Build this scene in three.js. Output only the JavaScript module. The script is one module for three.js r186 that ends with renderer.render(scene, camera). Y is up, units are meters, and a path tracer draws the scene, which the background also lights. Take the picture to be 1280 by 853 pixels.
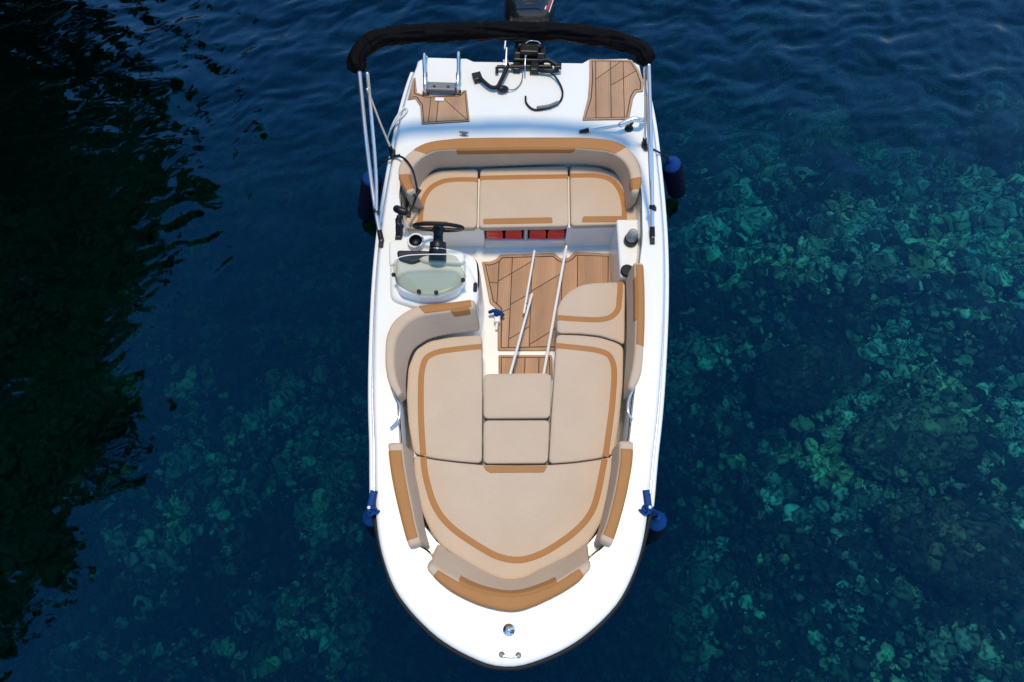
import * as THREE from 'three';
import { mergeGeometries, mergeVertices } from 'three/addons/utils/BufferGeometryUtils.js';
import { createNoise2D, createNoise3D } from 'simplex-noise';

// ---------- camera ----------
const scene = new THREE.Scene();
const camera = new THREE.PerspectiveCamera(52.24, 1280 / 853, 0.1, 400);
camera.position.set(0, 5.28, 1.85);
camera.up.set(0, 0, -1);
camera.lookAt(0, 0.7, 0);
camera.updateMatrixWorld();

// ---------- sky: pale haze near the horizon, deeper blue overhead ----------
{
  const sstep0 = (a, b, x) => { const t = Math.min(1, Math.max(0, (x - a) / (b - a))); return t * t * (3 - 2 * t); };
  const w = 256, h = 128, d = new Float32Array(w * h * 4);
  for (let j = 0; j < h; j++) {
    const el = ((j + 0.5) / h - 0.5) * Math.PI;
    const up = Math.max(0, Math.sin(el)), lo = sstep0(0.0, 0.45, up), hi = sstep0(0.5, 1.0, up);
    for (let i = 0; i < w; i++) {
      const k = (j * w + i) * 4, stops = [[1.06, 0.27, 0.14], [1.01, 0.76, 0.36], [0.95, 1.55, 0.76]];
      stops.forEach(([hor, mid, zen], q) => { const m = hor + (mid - hor) * lo; d[k + q] = m + (zen - m) * hi; });
      d[k + 3] = 1;
    }
  }
  const sky = new THREE.DataTexture(d, w, h, THREE.RGBAFormat, THREE.FloatType);
  sky.mapping = THREE.EquirectangularReflectionMapping;
  sky.colorSpace = THREE.LinearSRGBColorSpace; sky.magFilter = THREE.LinearFilter; sky.minFilter = THREE.LinearFilter; sky.needsUpdate = true;
  scene.background = sky; scene.environment = sky;
}
// ---------- sun: veiled by thin cloud, high on the starboard side ----------
const sun = new THREE.DirectionalLight(new THREE.Color(1, 0.83, 0.59), 3.5);
sun.position.set(0.2, 19, -2.4); sun.target.position.set(0, 0, 0);
sun.castShadow = true; sun.shadow.radius = 18; sun.shadow.mapSize.set(2048, 2048);
Object.assign(sun.shadow.camera, { left: -16, right: 12, top: 14, bottom: -14, near: 1, far: 60 });
scene.add(sun, sun.target);

const renderer = new THREE.WebGLRenderer({ antialias: true });
renderer.setSize(1024, 682);
renderer.toneMapping = THREE.LinearToneMapping;
renderer.toneMappingExposure = 0.86;
renderer.shadowMap.enabled = true;

// ---------- small tools ----------
function rng(seed) { let s = seed >>> 0; return () => { s = (s + 0x6D2B79F5) >>> 0; let t = Math.imul(s ^ (s >>> 15), 1 | s); t = (t + Math.imul(t ^ (t >>> 7), 61 | t)) ^ t; return ((t ^ (t >>> 14)) >>> 0) / 4294967296; }; }
const noise2 = createNoise2D(rng(11)), noise3 = createNoise3D(rng(23));
const used = {};
function numbered(name) { const n = used[name] = (used[name] ?? -1) + 1; return n ? `${name}_${String(n).padStart(3, '0')}` : name; }
const V = (x, y, z) => new THREE.Vector3(x, y, z);
const lerp = (a, b, t) => a + (b - a) * t;
const clamp = (x, a, b) => Math.min(b, Math.max(a, x));
const sstep = (a, b, x) => { const t = clamp((x - a) / (b - a), 0, 1); return t * t * (3 - 2 * t); };
const rgb = (r, g, b) => new THREE.Color().setRGB(r, g, b);
function mesh(name, geo, mat, parent) {
  const m = new THREE.Mesh(geo, mat); m.name = name; m.castShadow = m.receiveShadow = true;
  if (parent) parent.add(m); return m;
}
function geom(pos, idx, uv) {
  const g = new THREE.BufferGeometry();
  g.setAttribute('position', new THREE.Float32BufferAttribute(pos, 3));
  if (uv) g.setAttribute('uv', new THREE.Float32BufferAttribute(uv, 2));
  g.setIndex(idx); g.computeVertexNormals(); return g;
}
function tex(w, h, f, srgb) {           // f(u, v) -> [r, g, b] 0..1 ; tiles when f does
  const d = new Uint8Array(w * h * 4);
  for (let j = 0; j < h; j++) for (let i = 0; i < w; i++) {
    const c = f((i + 0.5) / w, (j + 0.5) / h), k = (j * w + i) * 4;
    for (let q = 0; q < 3; q++) d[k + q] = clamp(Math.round(c[q] * 255), 0, 255);
    d[k + 3] = 255;
  }
  const t = new THREE.DataTexture(d, w, h); t.wrapS = t.wrapT = THREE.RepeatWrapping;
  t.magFilter = THREE.LinearFilter; t.minFilter = THREE.LinearMipmapLinearFilter; t.generateMipmaps = true;
  if (srgb) t.colorSpace = THREE.SRGBColorSpace; t.needsUpdate = true; return t;
}
const tnoise = (u, v, fu, fv, o = 0) => {   // noise that tiles in u and v
  const a = u * 2 * Math.PI, b = v * 2 * Math.PI;
  return noise3(Math.cos(a) * fu / 6.283 + o, Math.sin(a) * fu / 6.283 + Math.cos(b) * fv / 6.283, Math.sin(b) * fv / 6.283 - o);
};
function tag(o, label, category, group, kind) { o.userData.label = label; if (category) o.userData.category = category; if (group) o.userData.group = group; if (kind) o.userData.kind = kind; return o; }

// =====================================================================
// WATER
// =====================================================================
function waterHeight(x, z) {
  const chop = lerp(0.15, 0.45, sstep(0.2, -2.6, z)) + 0.75 * sstep(-1.4, -3.6, z);
  const wx = x + 0.10 * noise2(x * 1.3, z * 1.3), wz = z + 0.10 * noise2(x * 1.3 + 9, z * 1.3 - 4);
  let h = 0.012 * noise2(wx * 0.8 + 3, wz * 1.6);
  h += 0.0075 * noise2(wx * 1.9 - 7 + wz * 0.5, wz * 4.0 + wx * 0.5);
  h += 0.0052 * noise2(wx * 4.2 + wz * 1.2, wz * 8.5 - 5);
  h += 0.0024 * noise2(wx * 9 + 1, wz * 16 + 8);
  return h * chop;
}
function spaced(a, b, step, far, grow) {
  const out = []; for (let x = a; x <= b + 1e-6; x += step) out.push(x);
  let s = step, x = b; while (x < far) { s *= grow; x += s; out.push(x); }
  s = step; x = a; while (x > -far) { s *= grow; x -= s; out.unshift(x); }
  return out;
}
{
  const xs = spaced(-6.6, 6.6, 0.034, 70, 1.25), zs = spaced(-6.0, 3.4, 0.034, 70, 1.25);
  const nx = xs.length, nz = zs.length, pos = [], idx = [];
  for (const z of zs) for (const x of xs) {
    const near = 1 - sstep(8, 30, Math.hypot(x, z));
    pos.push(x, near > 0 ? waterHeight(x, z) * near : 0, z);
  }
  for (let j = 0; j < nz - 1; j++) for (let i = 0; i < nx - 1; i++) { const a = j * nx + i, b = a + 1, c = a + nx, d = c + 1; idx.push(a, c, b, b, c, d); }
  // the body below: sides and bottom
  const rim = [];
  for (let i = 0; i < nx; i++) rim.push(i);
  for (let j = 1; j < nz; j++) rim.push(j * nx + nx - 1);
  for (let i = nx - 2; i >= 0; i--) rim.push((nz - 1) * nx + i);
  for (let j = nz - 2; j > 0; j--) rim.push(j * nx);
  const base = pos.length / 3;
  for (const r of rim) pos.push(pos[r * 3], -14, pos[r * 3 + 2]);
  const n = rim.length;
  for (let k = 0; k < n; k++) { const k2 = (k + 1) % n; idx.push(rim[k], rim[k2], base + k, rim[k2], base + k2, base + k); }
  const c = pos.length / 3; pos.push(0, -14, 0);
  for (let k = 0; k < n; k++) idx.push(c, base + k, base + (k + 1) % n);
  const water = mesh('water', geom(pos, idx), new THREE.MeshPhysicalMaterial({ color: 0xffffff, roughness: 0.0, transmission: 1, thickness: 3, ior: 1.6, specularColor: rgb(0.12, 0.58, 1), attenuationColor: rgb(0.50, 0.89, 0.88), attenuationDistance: 1 }), scene);
  tag(water, 'clear dark blue sea water with small ripples', 'water', null, 'structure');
}

// =====================================================================
// SEABED, stones and boulders
// =====================================================================
function bedHeight(x, z) {
  let d = -3.0;
  d += 1.0 * sstep(0.5, 3.5, x) * sstep(-6, -1, z);           // shoals under the port side
  d -= 2.6 * sstep(-2.2, -6.5, z);                             // drops off astern
  d += 0.35 * sstep(-1.5, -4.5, x) * sstep(-2.5, 1.5, z);
  d -= 0.35 * Math.exp(-((x - 0.4) ** 2) / 2.2);
  d += 0.28 * noise2(x * 0.45, z * 0.45) + 0.14 * noise2(x * 1.1 + 5, z * 1.1) + 0.06 * noise2(x * 2.7, z * 2.7 + 3);
  if (x < -6.2) d = lerp(d, 0.6, sstep(-6.2, -8.6, x));
  return d;
}
{
  const xs = spaced(-9, 9, 0.10, 60, 1.3), zs = spaced(-10, 5.5, 0.10, 60, 1.3), nx = xs.length, pos = [], col = [], idx = [];
  for (const z of zs) for (const x of xs) {
    pos.push(x, bedHeight(x, z) + 0.02 * noise2(x * 7, z * 7), z);
    const m = 0.5 + 0.5 * noise2(x * 0.9 + 2, z * 0.9), f = 0.75 + 0.5 * noise2(x * 5, z * 5) * 0.5;
    col.push(lerp(0.012, 0.035, m) * f, lerp(0.012, 0.034, m) * f, lerp(0.008, 0.022, m) * f);
  }
  for (let j = 0; j < zs.length - 1; j++) for (let i = 0; i < nx - 1; i++) { const a = j * nx + i, b = a + 1, c = a + nx, d = c + 1; idx.push(a, c, b, b, c, d); }
  const g = geom(pos, idx); g.setAttribute('color', new THREE.Float32BufferAttribute(col, 3));
  tag(mesh('seabed', g, new THREE.MeshStandardMaterial({ vertexColors: true, roughness: 0.95 }), scene), 'dark weedy seabed under the clear water', 'seabed', null, 'structure');
}
function rockGeo(seed, detail, rough, flat) {
  let g = mergeVertices(new THREE.IcosahedronGeometry(1, detail).deleteAttribute('uv').deleteAttribute('normal'), 1e-4);
  const p = g.attributes.position;
  for (let i = 0; i < p.count; i++) {
    const v = V().fromBufferAttribute(p, i);
    const k = 1 + rough * noise3(v.x * 1.2 + seed * 7, v.y * 1.2, v.z * 1.2) + rough * 0.45 * noise3(v.x * 3 + seed, v.y * 3, v.z * 3 - seed) + rough * 0.2 * noise3(v.x * 7, v.y * 7 + seed, v.z * 7);
    p.setXYZ(i, v.x * k, v.y * k * flat, v.z * k);
  }
  g.computeVertexNormals(); return g;
}
const BOULDERS = [                                     // x, z, radius, height, turn, tone, seed, label
  [3.75, 0.30, 0.62, 0.34, 0.1, 1, 3, 'rounded brown boulder lying among pale stones off the port bow'],
  [3.85, 1.25, 0.66, 0.36, -0.3, 0, 8, 'broad weedy olive boulder under the water beyond the bow fender'],
  [5.3, 0.9, 0.75, 0.42, 0.5, 2, 13, 'dark weed covered boulder at the edge of the pale stones'],
  [5.8, -3.0, 0.9, 0.55, -0.9, 1, 21, 'long brown boulder rising where the seabed starts to drop'],
  [3.6, -3.3, 0.6, 0.40, 0.9, 1, 27, 'pale brown boulder on the slope between dark hollows'],
  [2.9, -0.4, 0.55, 0.28, 0.3, 2, 34, 'low dark boulder near the deep water abeam of the cockpit'],
];
function overBoulder(x, z) {                           // [height of the boulder's surface here, its tone] or nothing
  for (const [bx, bz, s, sy, rot, tone] of BOULDERS) {
    const c = Math.cos(rot), n = Math.sin(rot), dx = (x - bx) * c - (z - bz) * n, dz = (x - bx) * n + (z - bz) * c, q = (dx / s) ** 2 + (dz / (s * 0.62)) ** 2;
    if (q < 1) return [bedHeight(bx, bz) + sy * (0.22 + Math.sqrt(1 - q)), tone];
  }
}
function weedy(g, seed) {                            // dark weed grows in patches on each stone
  const p = g.attributes.position, col = [];
  for (let i = 0; i < p.count; i++) { const k = 1 - 0.85 * sstep(0.05, 0.3, noise3(p.getX(i) * 1.5 + seed * 9, p.getY(i) * 1.5, p.getZ(i) * 1.5 - 4)); col.push(k, k, k); }
  g.setAttribute('color', new THREE.Float32BufferAttribute(col, 3)); return g;
}
{
  const r = rng(5), M = new THREE.Matrix4(), q = new THREE.Quaternion(), e = new THREE.Euler(), c = new THREE.Color();
  const stones = [[], [], []];
  for (let k = 0; k < 170000; k++) {
    const x = -8 + 16 * r(), z = -7.5 + 11.5 * r();
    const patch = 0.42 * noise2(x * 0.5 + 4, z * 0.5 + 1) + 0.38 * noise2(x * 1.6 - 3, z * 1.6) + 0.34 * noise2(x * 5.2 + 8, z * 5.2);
    // stone paleness: most to port, less downslope; boat and tree shade painted in
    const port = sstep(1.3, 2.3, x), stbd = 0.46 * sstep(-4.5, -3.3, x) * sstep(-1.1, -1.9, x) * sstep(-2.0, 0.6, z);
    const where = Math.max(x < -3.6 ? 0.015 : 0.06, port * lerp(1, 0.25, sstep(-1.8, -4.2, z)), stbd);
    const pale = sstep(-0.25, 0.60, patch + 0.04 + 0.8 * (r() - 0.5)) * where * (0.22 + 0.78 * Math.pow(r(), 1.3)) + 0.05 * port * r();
    const s = r() < 0.12 ? 0.04 + 0.05 * r() * r() : 0.010 + 0.028 * Math.pow(r(), 1.6);
    const on = overBoulder(x, z), y = on ? on[0] : bedHeight(x, z) + s * 0.15;
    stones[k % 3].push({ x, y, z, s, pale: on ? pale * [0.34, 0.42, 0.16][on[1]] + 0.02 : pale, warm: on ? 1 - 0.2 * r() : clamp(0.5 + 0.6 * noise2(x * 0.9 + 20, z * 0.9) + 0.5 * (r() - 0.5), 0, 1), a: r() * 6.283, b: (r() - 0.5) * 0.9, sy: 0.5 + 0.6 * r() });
  }
  stones.forEach((list, i) => {
    const im = new THREE.InstancedMesh(weedy(rockGeo(i + 1, 2, 0.26, 0.75), i), new THREE.MeshStandardMaterial({ color: 0xffffff, vertexColors: true, roughness: 0.9 }), list.length);
    im.name = numbered('pebble_bed'); tag(im, ['small rounded stones, pale and weedy, strewn over the seabed', 'small angular stones, pale and weedy, strewn over the seabed', 'small flat stones, pale and weedy, strewn over the seabed'][i], 'stones', 'stones strewn over the seabed', 'stuff');
    list.forEach((t, n) => {
      M.compose(V(t.x, t.y, t.z), q.setFromEuler(e.set(t.b, t.a, t.b)), V(t.s, t.s * t.sy, t.s * (0.8 + 0.4 * t.sy)));
      im.setMatrixAt(n, M);
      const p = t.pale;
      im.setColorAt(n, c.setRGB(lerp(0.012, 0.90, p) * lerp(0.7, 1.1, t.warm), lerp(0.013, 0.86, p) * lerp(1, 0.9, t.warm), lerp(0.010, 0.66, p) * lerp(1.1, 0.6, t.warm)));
    });
    im.castShadow = im.receiveShadow = true; scene.add(im);
  });
}
// =====================================================================
// BOAT: plan shapes in metres, boat axes (x to port, z to the bow), [x, z] or [x, y, z]
// =====================================================================
const D = {
  hole: [[-0.937,-1.467],[-0.747,-1.629],[-0.044,-1.696],[0.695,-1.687],[0.864,-1.563],[0.907,-1.301],[0.901,-0.872],[0.871,-0.665],[0.845,0.101],[0.80,0.397],[0.765,0.69],[0.738,0.77],[0.727,0.87],[0.707,1.0],[0.675,1.13],[0.638,1.25],[0.61,1.36],[0.53,1.42],[0.478,1.475],[0.32,1.57],[0.2,1.64],[0.1,1.685],[0.024,1.70],[-0.06,1.695],[-0.18,1.655],[-0.34,1.57],[-0.465,1.50],[-0.51,1.44],[-0.595,1.405],[-0.628,1.3],[-0.67,1.15],[-0.703,1.0],[-0.722,0.93],[-0.742,0.81],[-0.80,0.47],[-0.885,0.231],[-0.899,-0.012],[-0.828,-0.159],[-0.688,-0.222],[-0.308,-0.288],[-0.296,-0.484],[-0.319,-0.671],[-0.449,-0.734],[-0.879,-0.8],[-0.958,-1.227]],
  benchTopOuter: [[-0.898,-1.175],[-0.974,-1.318],[-0.979,-1.43],[-0.932,-1.522],[-0.803,-1.635],[-0.585,-1.69],[-0.363,-1.711],[-0.046,-1.727],[0.272,-1.74],[0.539,-1.743],[0.747,-1.705],[0.859,-1.602],[0.911,-1.468],[0.908,-1.357],[0.887,-1.261]],
  benchTopInner: [[-0.839,-1.206],[-0.886,-1.307],[-0.876,-1.397],[-0.827,-1.481],[-0.714,-1.562],[-0.545,-1.584],[-0.325,-1.596],[-0.042,-1.612],[0.242,-1.623],[0.494,-1.626],[0.676,-1.602],[0.776,-1.53],[0.817,-1.442],[0.827,-1.346],[0.831,-1.259]],
  benchFoot: [[-0.8,-1.21],[-0.85,-1.31],[-0.845,-1.4],[-0.8,-1.49],[-0.73,-1.575],[-0.566,-1.597],[-0.336,-1.614],[-0.04,-1.638],[0.257,-1.662],[0.521,-1.669],[0.699,-1.636],[0.765,-1.56],[0.8,-1.47],[0.815,-1.36],[0.82,-1.26]],
  seatA: [[-0.384,-1.598],[-0.564,-1.583],[-0.727,-1.56],[-0.833,-1.494],[-0.889,-1.391],[-0.93,-1.206],[-0.929,-1.006],[-0.361,-1.036]],
  seatB: [[-0.367,-1.599],[-0.04,-1.627],[0.355,-1.655],[0.367,-1.08],[-0.348,-1.037]],
  seatC: [[0.371,-1.656],[0.605,-1.653],[0.762,-1.589],[0.851,-1.491],[0.911,-1.303],[0.919,-1.124],[0.383,-1.085]],
  stripeA: [[-0.38,-1.484],[-0.557,-1.477],[-0.666,-1.454],[-0.752,-1.392],[-0.802,-1.295],[-0.815,-1.181],[-0.814,-1.07]],
  stripeB: [[-0.362,-1.501],[-0.036,-1.522],[0.356,-1.545]],
  stripeC: [[0.376,-1.554],[0.604,-1.559],[0.708,-1.524],[0.778,-1.427],[0.808,-1.291],[0.808,-1.135]],
  patchA: [[-0.847,-1.079],[-0.592,-1.079],[-0.589,-1.035],[-0.849,-1.028]],
  patchB: [[-0.314,-1.116],[0.233,-1.152],[0.24,-1.097],[-0.311,-1.064]],
  patchC: [[0.481,-1.17],[0.825,-1.187],[0.83,-1.132],[0.468,-1.114]],
  benchBase: [[-0.944,-1.023],[-1.013,-1.323],[-0.783,-1.728],[0.697,-1.787],[0.955,-1.402],[0.947,-1.136],[0.387,-1.099]],
  seatD: [[0.727,-0.599],[0.549,-0.585],[0.458,-0.56],[0.379,-0.51],[0.319,-0.44],[0.287,-0.358],[0.287,-0.156],[0.459,-0.159],[0.607,-0.149],[0.737,-0.11],[0.79,-0.08],[0.806,-0.602]],
  stripeD: [[0.767,-0.6],[0.758,-0.464],[0.741,-0.357],[0.686,-0.299],[0.608,-0.276],[0.459,-0.273],[0.291,-0.279]],
  seatE: [[0.284,-0.146],[0.459,-0.147],[0.607,-0.136],[0.737,-0.097],[0.783,-0.061],[0.772,0.225],[0.738,0.524],[0.701,0.743],[0.573,0.779],[0.407,0.808],[0.247,0.825],[0.258,0.502],[0.274,0.154]],
  stripeE: [[0.285,-0.053],[0.459,-0.041],[0.595,-0.025],[0.671,0.007],[0.705,0.087],[0.695,0.349],[0.661,0.614],[0.639,0.762]],
  seatF: [[-0.268,-0.121],[-0.495,-0.095],[-0.658,-0.054],[-0.752,0.02],[-0.792,0.156],[-0.785,0.378],[-0.751,0.578],[-0.694,0.793],[-0.561,0.819],[-0.394,0.834],[-0.214,0.841],[-0.236,0.386]],
  stripeF: [[-0.262,-0.025],[-0.452,0.005],[-0.591,0.036],[-0.664,0.083],[-0.688,0.18],[-0.682,0.344],[-0.658,0.58],[-0.624,0.801]],
  padG: [[-0.239,0.187],[0.257,0.167],[0.252,0.5],[-0.223,0.522]],
  padH: [[-0.222,0.533],[0.249,0.514],[0.242,0.823],[-0.205,0.843]],
  bowPad: [[-0.694,0.801],[-0.561,0.827],[-0.393,0.842],[-0.205,0.852],[0.022,0.845],[0.242,0.834],[0.407,0.816],[0.573,0.787],[0.7,0.754],[0.696,0.865],[0.675,1.002],[0.636,1.138],[0.586,1.265],[0.507,1.356],[0.412,1.42],[0.313,1.48],[0.204,1.534],[0.097,1.588],[0.024,1.603],[-0.054,1.599],[-0.171,1.554],[-0.278,1.504],[-0.377,1.442],[-0.484,1.37],[-0.572,1.275],[-0.635,1.109],[-0.676,0.964]],
  bowStripe: [[-0.623,0.818],[-0.603,0.917],[-0.572,1.015],[-0.531,1.115],[-0.47,1.208],[-0.383,1.288],[-0.283,1.352],[-0.179,1.409],[-0.076,1.455],[0.045,1.473],[0.124,1.46],[0.217,1.423],[0.332,1.352],[0.427,1.279],[0.507,1.195],[0.555,1.114],[0.591,0.99],[0.616,0.868],[0.634,0.779]],
  bowPatch: [[-0.204,0.86],[0.239,0.842],[0.216,0.89],[-0.157,0.908],[-0.186,0.89]],
  bolBTopOuter: [[-0.499,1.574],[-0.443,1.623],[-0.365,1.678],[-0.263,1.727],[-0.139,1.768],[-0.017,1.788],[0.056,1.787],[0.128,1.768],[0.248,1.715],[0.345,1.663],[0.428,1.607],[0.502,1.534]],
  bolBTopInner: [[-0.47,1.545],[-0.418,1.571],[-0.335,1.613],[-0.229,1.66],[-0.129,1.683],[-0.011,1.695],[0.053,1.692],[0.126,1.678],[0.223,1.646],[0.311,1.601],[0.399,1.543],[0.473,1.498]],
  bolBFoot: [[-0.46,1.388],[-0.41,1.422],[-0.334,1.459],[-0.237,1.506],[-0.132,1.556],[-0.028,1.587],[0.05,1.586],[0.116,1.568],[0.202,1.518],[0.304,1.468],[0.408,1.411],[0.501,1.344]],
  bolLTopOuter: [[-0.83,0.796],[-0.803,0.923],[-0.77,1.047],[-0.724,1.188],[-0.675,1.325],[-0.634,1.431]],
  bolLTopInner: [[-0.735,0.791],[-0.709,0.918],[-0.676,1.042],[-0.634,1.183],[-0.594,1.312],[-0.56,1.403]],
  bolLFoot: [[-0.694,0.791],[-0.67,0.918],[-0.633,1.042],[-0.594,1.183],[-0.561,1.312],[-0.527,1.403]],
  bolRTopOuter: [[0.794,0.721],[0.783,0.849],[0.759,0.976],[0.728,1.11],[0.687,1.247],[0.645,1.371]],
  bolRTopInner: [[0.701,0.721],[0.696,0.85],[0.675,0.976],[0.645,1.111],[0.61,1.233],[0.569,1.338]],
  bolRFoot: [[0.683,0.721],[0.673,0.85],[0.652,0.976],[0.623,1.111],[0.592,1.233],[0.557,1.338]],
  bolSTopOuter: [[-0.339,-0.288],[-0.441,-0.268],[-0.566,-0.247],[-0.736,-0.215],[-0.822,-0.161],[-0.884,-0.096],[-0.921,0.01],[-0.92,0.142],[-0.901,0.272],[-0.862,0.38],[-0.81,0.453]],
  bolSTopInner: [[-0.33,-0.223],[-0.426,-0.2],[-0.55,-0.177],[-0.696,-0.146],[-0.767,-0.105],[-0.818,-0.048],[-0.854,0.039],[-0.857,0.148],[-0.843,0.254],[-0.811,0.358],[-0.776,0.425]],
  bolSFoot: [[-0.297,-0.141],[-0.403,-0.123],[-0.521,-0.103],[-0.638,-0.069],[-0.705,-0.028],[-0.755,0.019],[-0.783,0.089],[-0.793,0.171],[-0.794,0.251],[-0.791,0.312],[-0.787,0.36]],
  bolPTopOuter: [[0.901,-0.623],[0.903,-0.427],[0.896,-0.174],[0.884,0.01],[0.875,0.13],[0.858,0.236],[0.809,0.336]],
  bolPTopInner: [[0.835,-0.626],[0.839,-0.429],[0.832,-0.176],[0.822,0.008],[0.81,0.129],[0.791,0.224],[0.767,0.317]],
  bolPFoot: [[0.806,-0.626],[0.808,-0.429],[0.803,-0.176],[0.793,0.008],[0.784,0.129],[0.776,0.224],[0.774,0.317]],
  teakFloor: [[-0.331,-0.933],[-0.265,-0.935],[-0.212,-0.96],[-0.181,-1.007],[0.274,-1.041],[0.322,-0.997],[0.362,-0.983],[0.402,-1.008],[0.441,-1.059],[0.756,-1.052],[0.738,-0.16],[0.273,-0.155],[-0.16,-0.137],[-0.176,-0.492],[-0.245,-0.553]],
  teakStep: [[-0.152,-0.104],[0.274,-0.121],[0.281,0.092],[-0.141,0.109]],
  console: [[-0.965,-0.516],[-0.94,-0.285],[-0.728,-0.218],[-0.501,-0.215],[-0.299,-0.248],[-0.298,-0.413],[-0.391,-0.611],[-0.97,-0.568]],
  consoleAft: [[-0.998,-0.764],[-0.837,-0.825],[-0.67,-0.832],[-0.614,-0.732],[-0.443,-0.651],[-0.393,-0.613],[-0.976,-0.563]],
  screenLow: [[-0.911,-0.457],[-0.898,-0.387],[-0.865,-0.338],[-0.798,-0.297],[-0.716,-0.265],[-0.636,-0.256],[-0.558,-0.265],[-0.476,-0.303],[-0.412,-0.356],[-0.382,-0.427]],
  screenTop: [[-0.877,-0.401],[-0.868,-0.426],[-0.838,-0.452],[-0.784,-0.47],[-0.713,-0.479],[-0.636,-0.485],[-0.558,-0.488],[-0.492,-0.488],[-0.446,-0.474],[-0.416,-0.432]],
  teakSternPort: [[0.516,-2.618],[0.876,-2.624],[0.934,-2.517],[0.97,-2.381],[0.961,-2.288],[0.907,-2.277],[0.879,-2.218],[0.838,-1.994],[0.456,-1.971],[0.502,-2.203],[0.515,-2.406]],
  teakSternStbd: [[-0.852,-1.878],[-0.463,-1.922],[-0.51,-2.246],[-0.543,-2.236],[-0.567,-2.197],[-0.838,-2.174],[-0.921,-2.2],[-0.949,-2.364],[-0.968,-2.346],[-0.993,-2.122],[-0.928,-2.137],[-0.882,-2.064]],
  transom: [[-0.95,-2.503],[-0.893,-2.558],[-0.526,-2.582],[-0.469,-2.549],[-0.251,-2.549],[0.265,-2.587],[0.455,-2.603],[0.517,-2.65],[0.838,-2.672],[0.944,-2.571]],
  ladderA: [[-0.846,0.7,-2.198],[-0.851,0.78,-2.293],[-0.865,0.8,-2.401],[-0.878,0.79,-2.495],[-0.898,0.62,-2.607]],
  ladderB: [[-0.581,0.7,-2.217],[-0.578,0.78,-2.304],[-0.581,0.8,-2.412],[-0.593,0.79,-2.524],[-0.609,0.62,-2.636]],
  ladderStep: [[-0.822,-2.281],[-0.623,-2.289],[-0.609,-2.189],[-0.813,-2.18]],
  bimini: [[-1.175,1.5,-1.661],[-1.191,1.52,-1.734],[-1.163,1.54,-1.81],[-1.069,1.55,-1.891],[-0.906,1.55,-1.942],[-0.569,1.56,-1.974],[-0.121,1.56,-2.004],[0.217,1.56,-2.006],[0.555,1.55,-1.971],[0.723,1.54,-1.922],[0.803,1.52,-1.879],[0.838,1.5,-1.813]],
  bimL1: [[-1.171,1.49,-1.656],[-1.174,1.05,-1.387],[-1.109,0.8,-0.983],[-1.059,0.7,-0.781]],
  bimL2: [[-1.12,1.47,-1.663],[-1.127,1.22,-1.54],[-1.101,0.92,-1.164],[-1.1,0.79,-0.947]],
  bimL3: [[-1.13,1.38,-1.602],[-1.116,1.0,-1.636],[-1.061,0.7,-1.586]],
  bimR1: [[0.845,1.49,-1.795],[0.932,1.05,-1.472],[0.973,0.8,-1.066],[0.986,0.7,-0.891]],
  bimR2: [[0.821,1.47,-1.798],[0.892,1.1,-1.797],[0.955,0.7,-1.744]],
  bimR3: [[0.868,1.3,-1.696],[0.905,1.12,-1.56],[0.956,0.87,-1.21],[0.974,0.8,-1.095]],
  armR: [[0.462,0.7,-1.859],[0.767,0.78,-1.877],[0.885,0.8,-1.905],[0.959,0.72,-1.966]],
  armFoot: [[0.837,0.7,-1.914]],
  clampR: [[0.949,0.7,-1.76]],
  clampL: [[-1.054,0.7,-1.578]],
  fenderR: [[1.143,0.62,-1.719],[1.195,0.52,-1.686],[1.372,0.12,-1.724]],
  fenderL: [[-1.251,0.6,-1.513],[-1.327,0.45,-1.461],[-1.4,0.12,-1.408]],
  fenderBowR: [[0.876,0.72,1.025],[0.872,0.72,1.128],[0.966,0.55,1.13],[1.02,0.2,1.2]],
  fenderBowL: [[-0.911,0.72,1.108],[-0.89,0.72,1.199],[-0.946,0.55,1.217],[-0.992,0.2,1.297]],
  wheel: [[-0.595,0.98,-0.741],[-0.778,0.98,-0.734],[-0.6,0.86,-0.653]],
  cup: [[-0.787,0.79,-0.746]],
  throttle: [[-0.914,0.84,-0.965],[-0.933,0.76,-0.854],[-0.938,0.7,-0.814],[-0.866,0.84,-0.967]],
  navLight: [[0.849,0.6,-0.916],[0.83,0.72,-0.949]],
  knobP: [[0.815,0.58,-0.669]],
  oval: [[-0.335,0.75,-0.402]],
  blueCap: [[-0.205,0.2,-0.432],[-0.169,0.2,-0.364]],
  poleA1: [[0.105,0.25,-0.985],[0.038,0.2,-0.449]],
  poleA2: [[0.097,0.2,-0.615],[-0.048,0.33,0.109],[-0.057,0.34,0.164]],
  poleB: [[0.365,0.28,-1.024],[0.205,0.35,0.106],[0.197,0.355,0.159]],
  bowLight: [[0.017,0.7,1.896]],
  bowEye: [[-0.02,0.69,2.058],[0.081,0.69,2.054]],
  cleatStern: [[-0.499,0.7,-1.78]],
  grabL: [[-0.891,0.7,0.297],[-0.833,0.7,0.435],[-0.784,0.72,0.53],[-0.784,0.72,0.614],[-0.83,0.7,0.672]],
  grabR: [[0.855,0.7,0.227],[0.794,0.71,0.361],[0.769,0.72,0.439],[0.773,0.72,0.513],[0.797,0.7,0.54]],
  motorTop: [[-0.012,1.15,-3.019],[-0.226,1.05,-2.686],[0.22,1.05,-2.704]],
  bracket: [[-0.137,0.72,-2.42],[0.198,0.72,-2.434],[0.018,0.75,-2.57]],
  cable: [[0.076,0.74,-2.444],[0.198,0.72,-2.416],[0.288,0.7,-2.269],[0.27,0.7,-2.151],[0.172,0.7,-2.081],[0.055,0.7,-2.06],[-0.007,0.7,-2.124],[-0.015,0.7,-2.19]],
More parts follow.
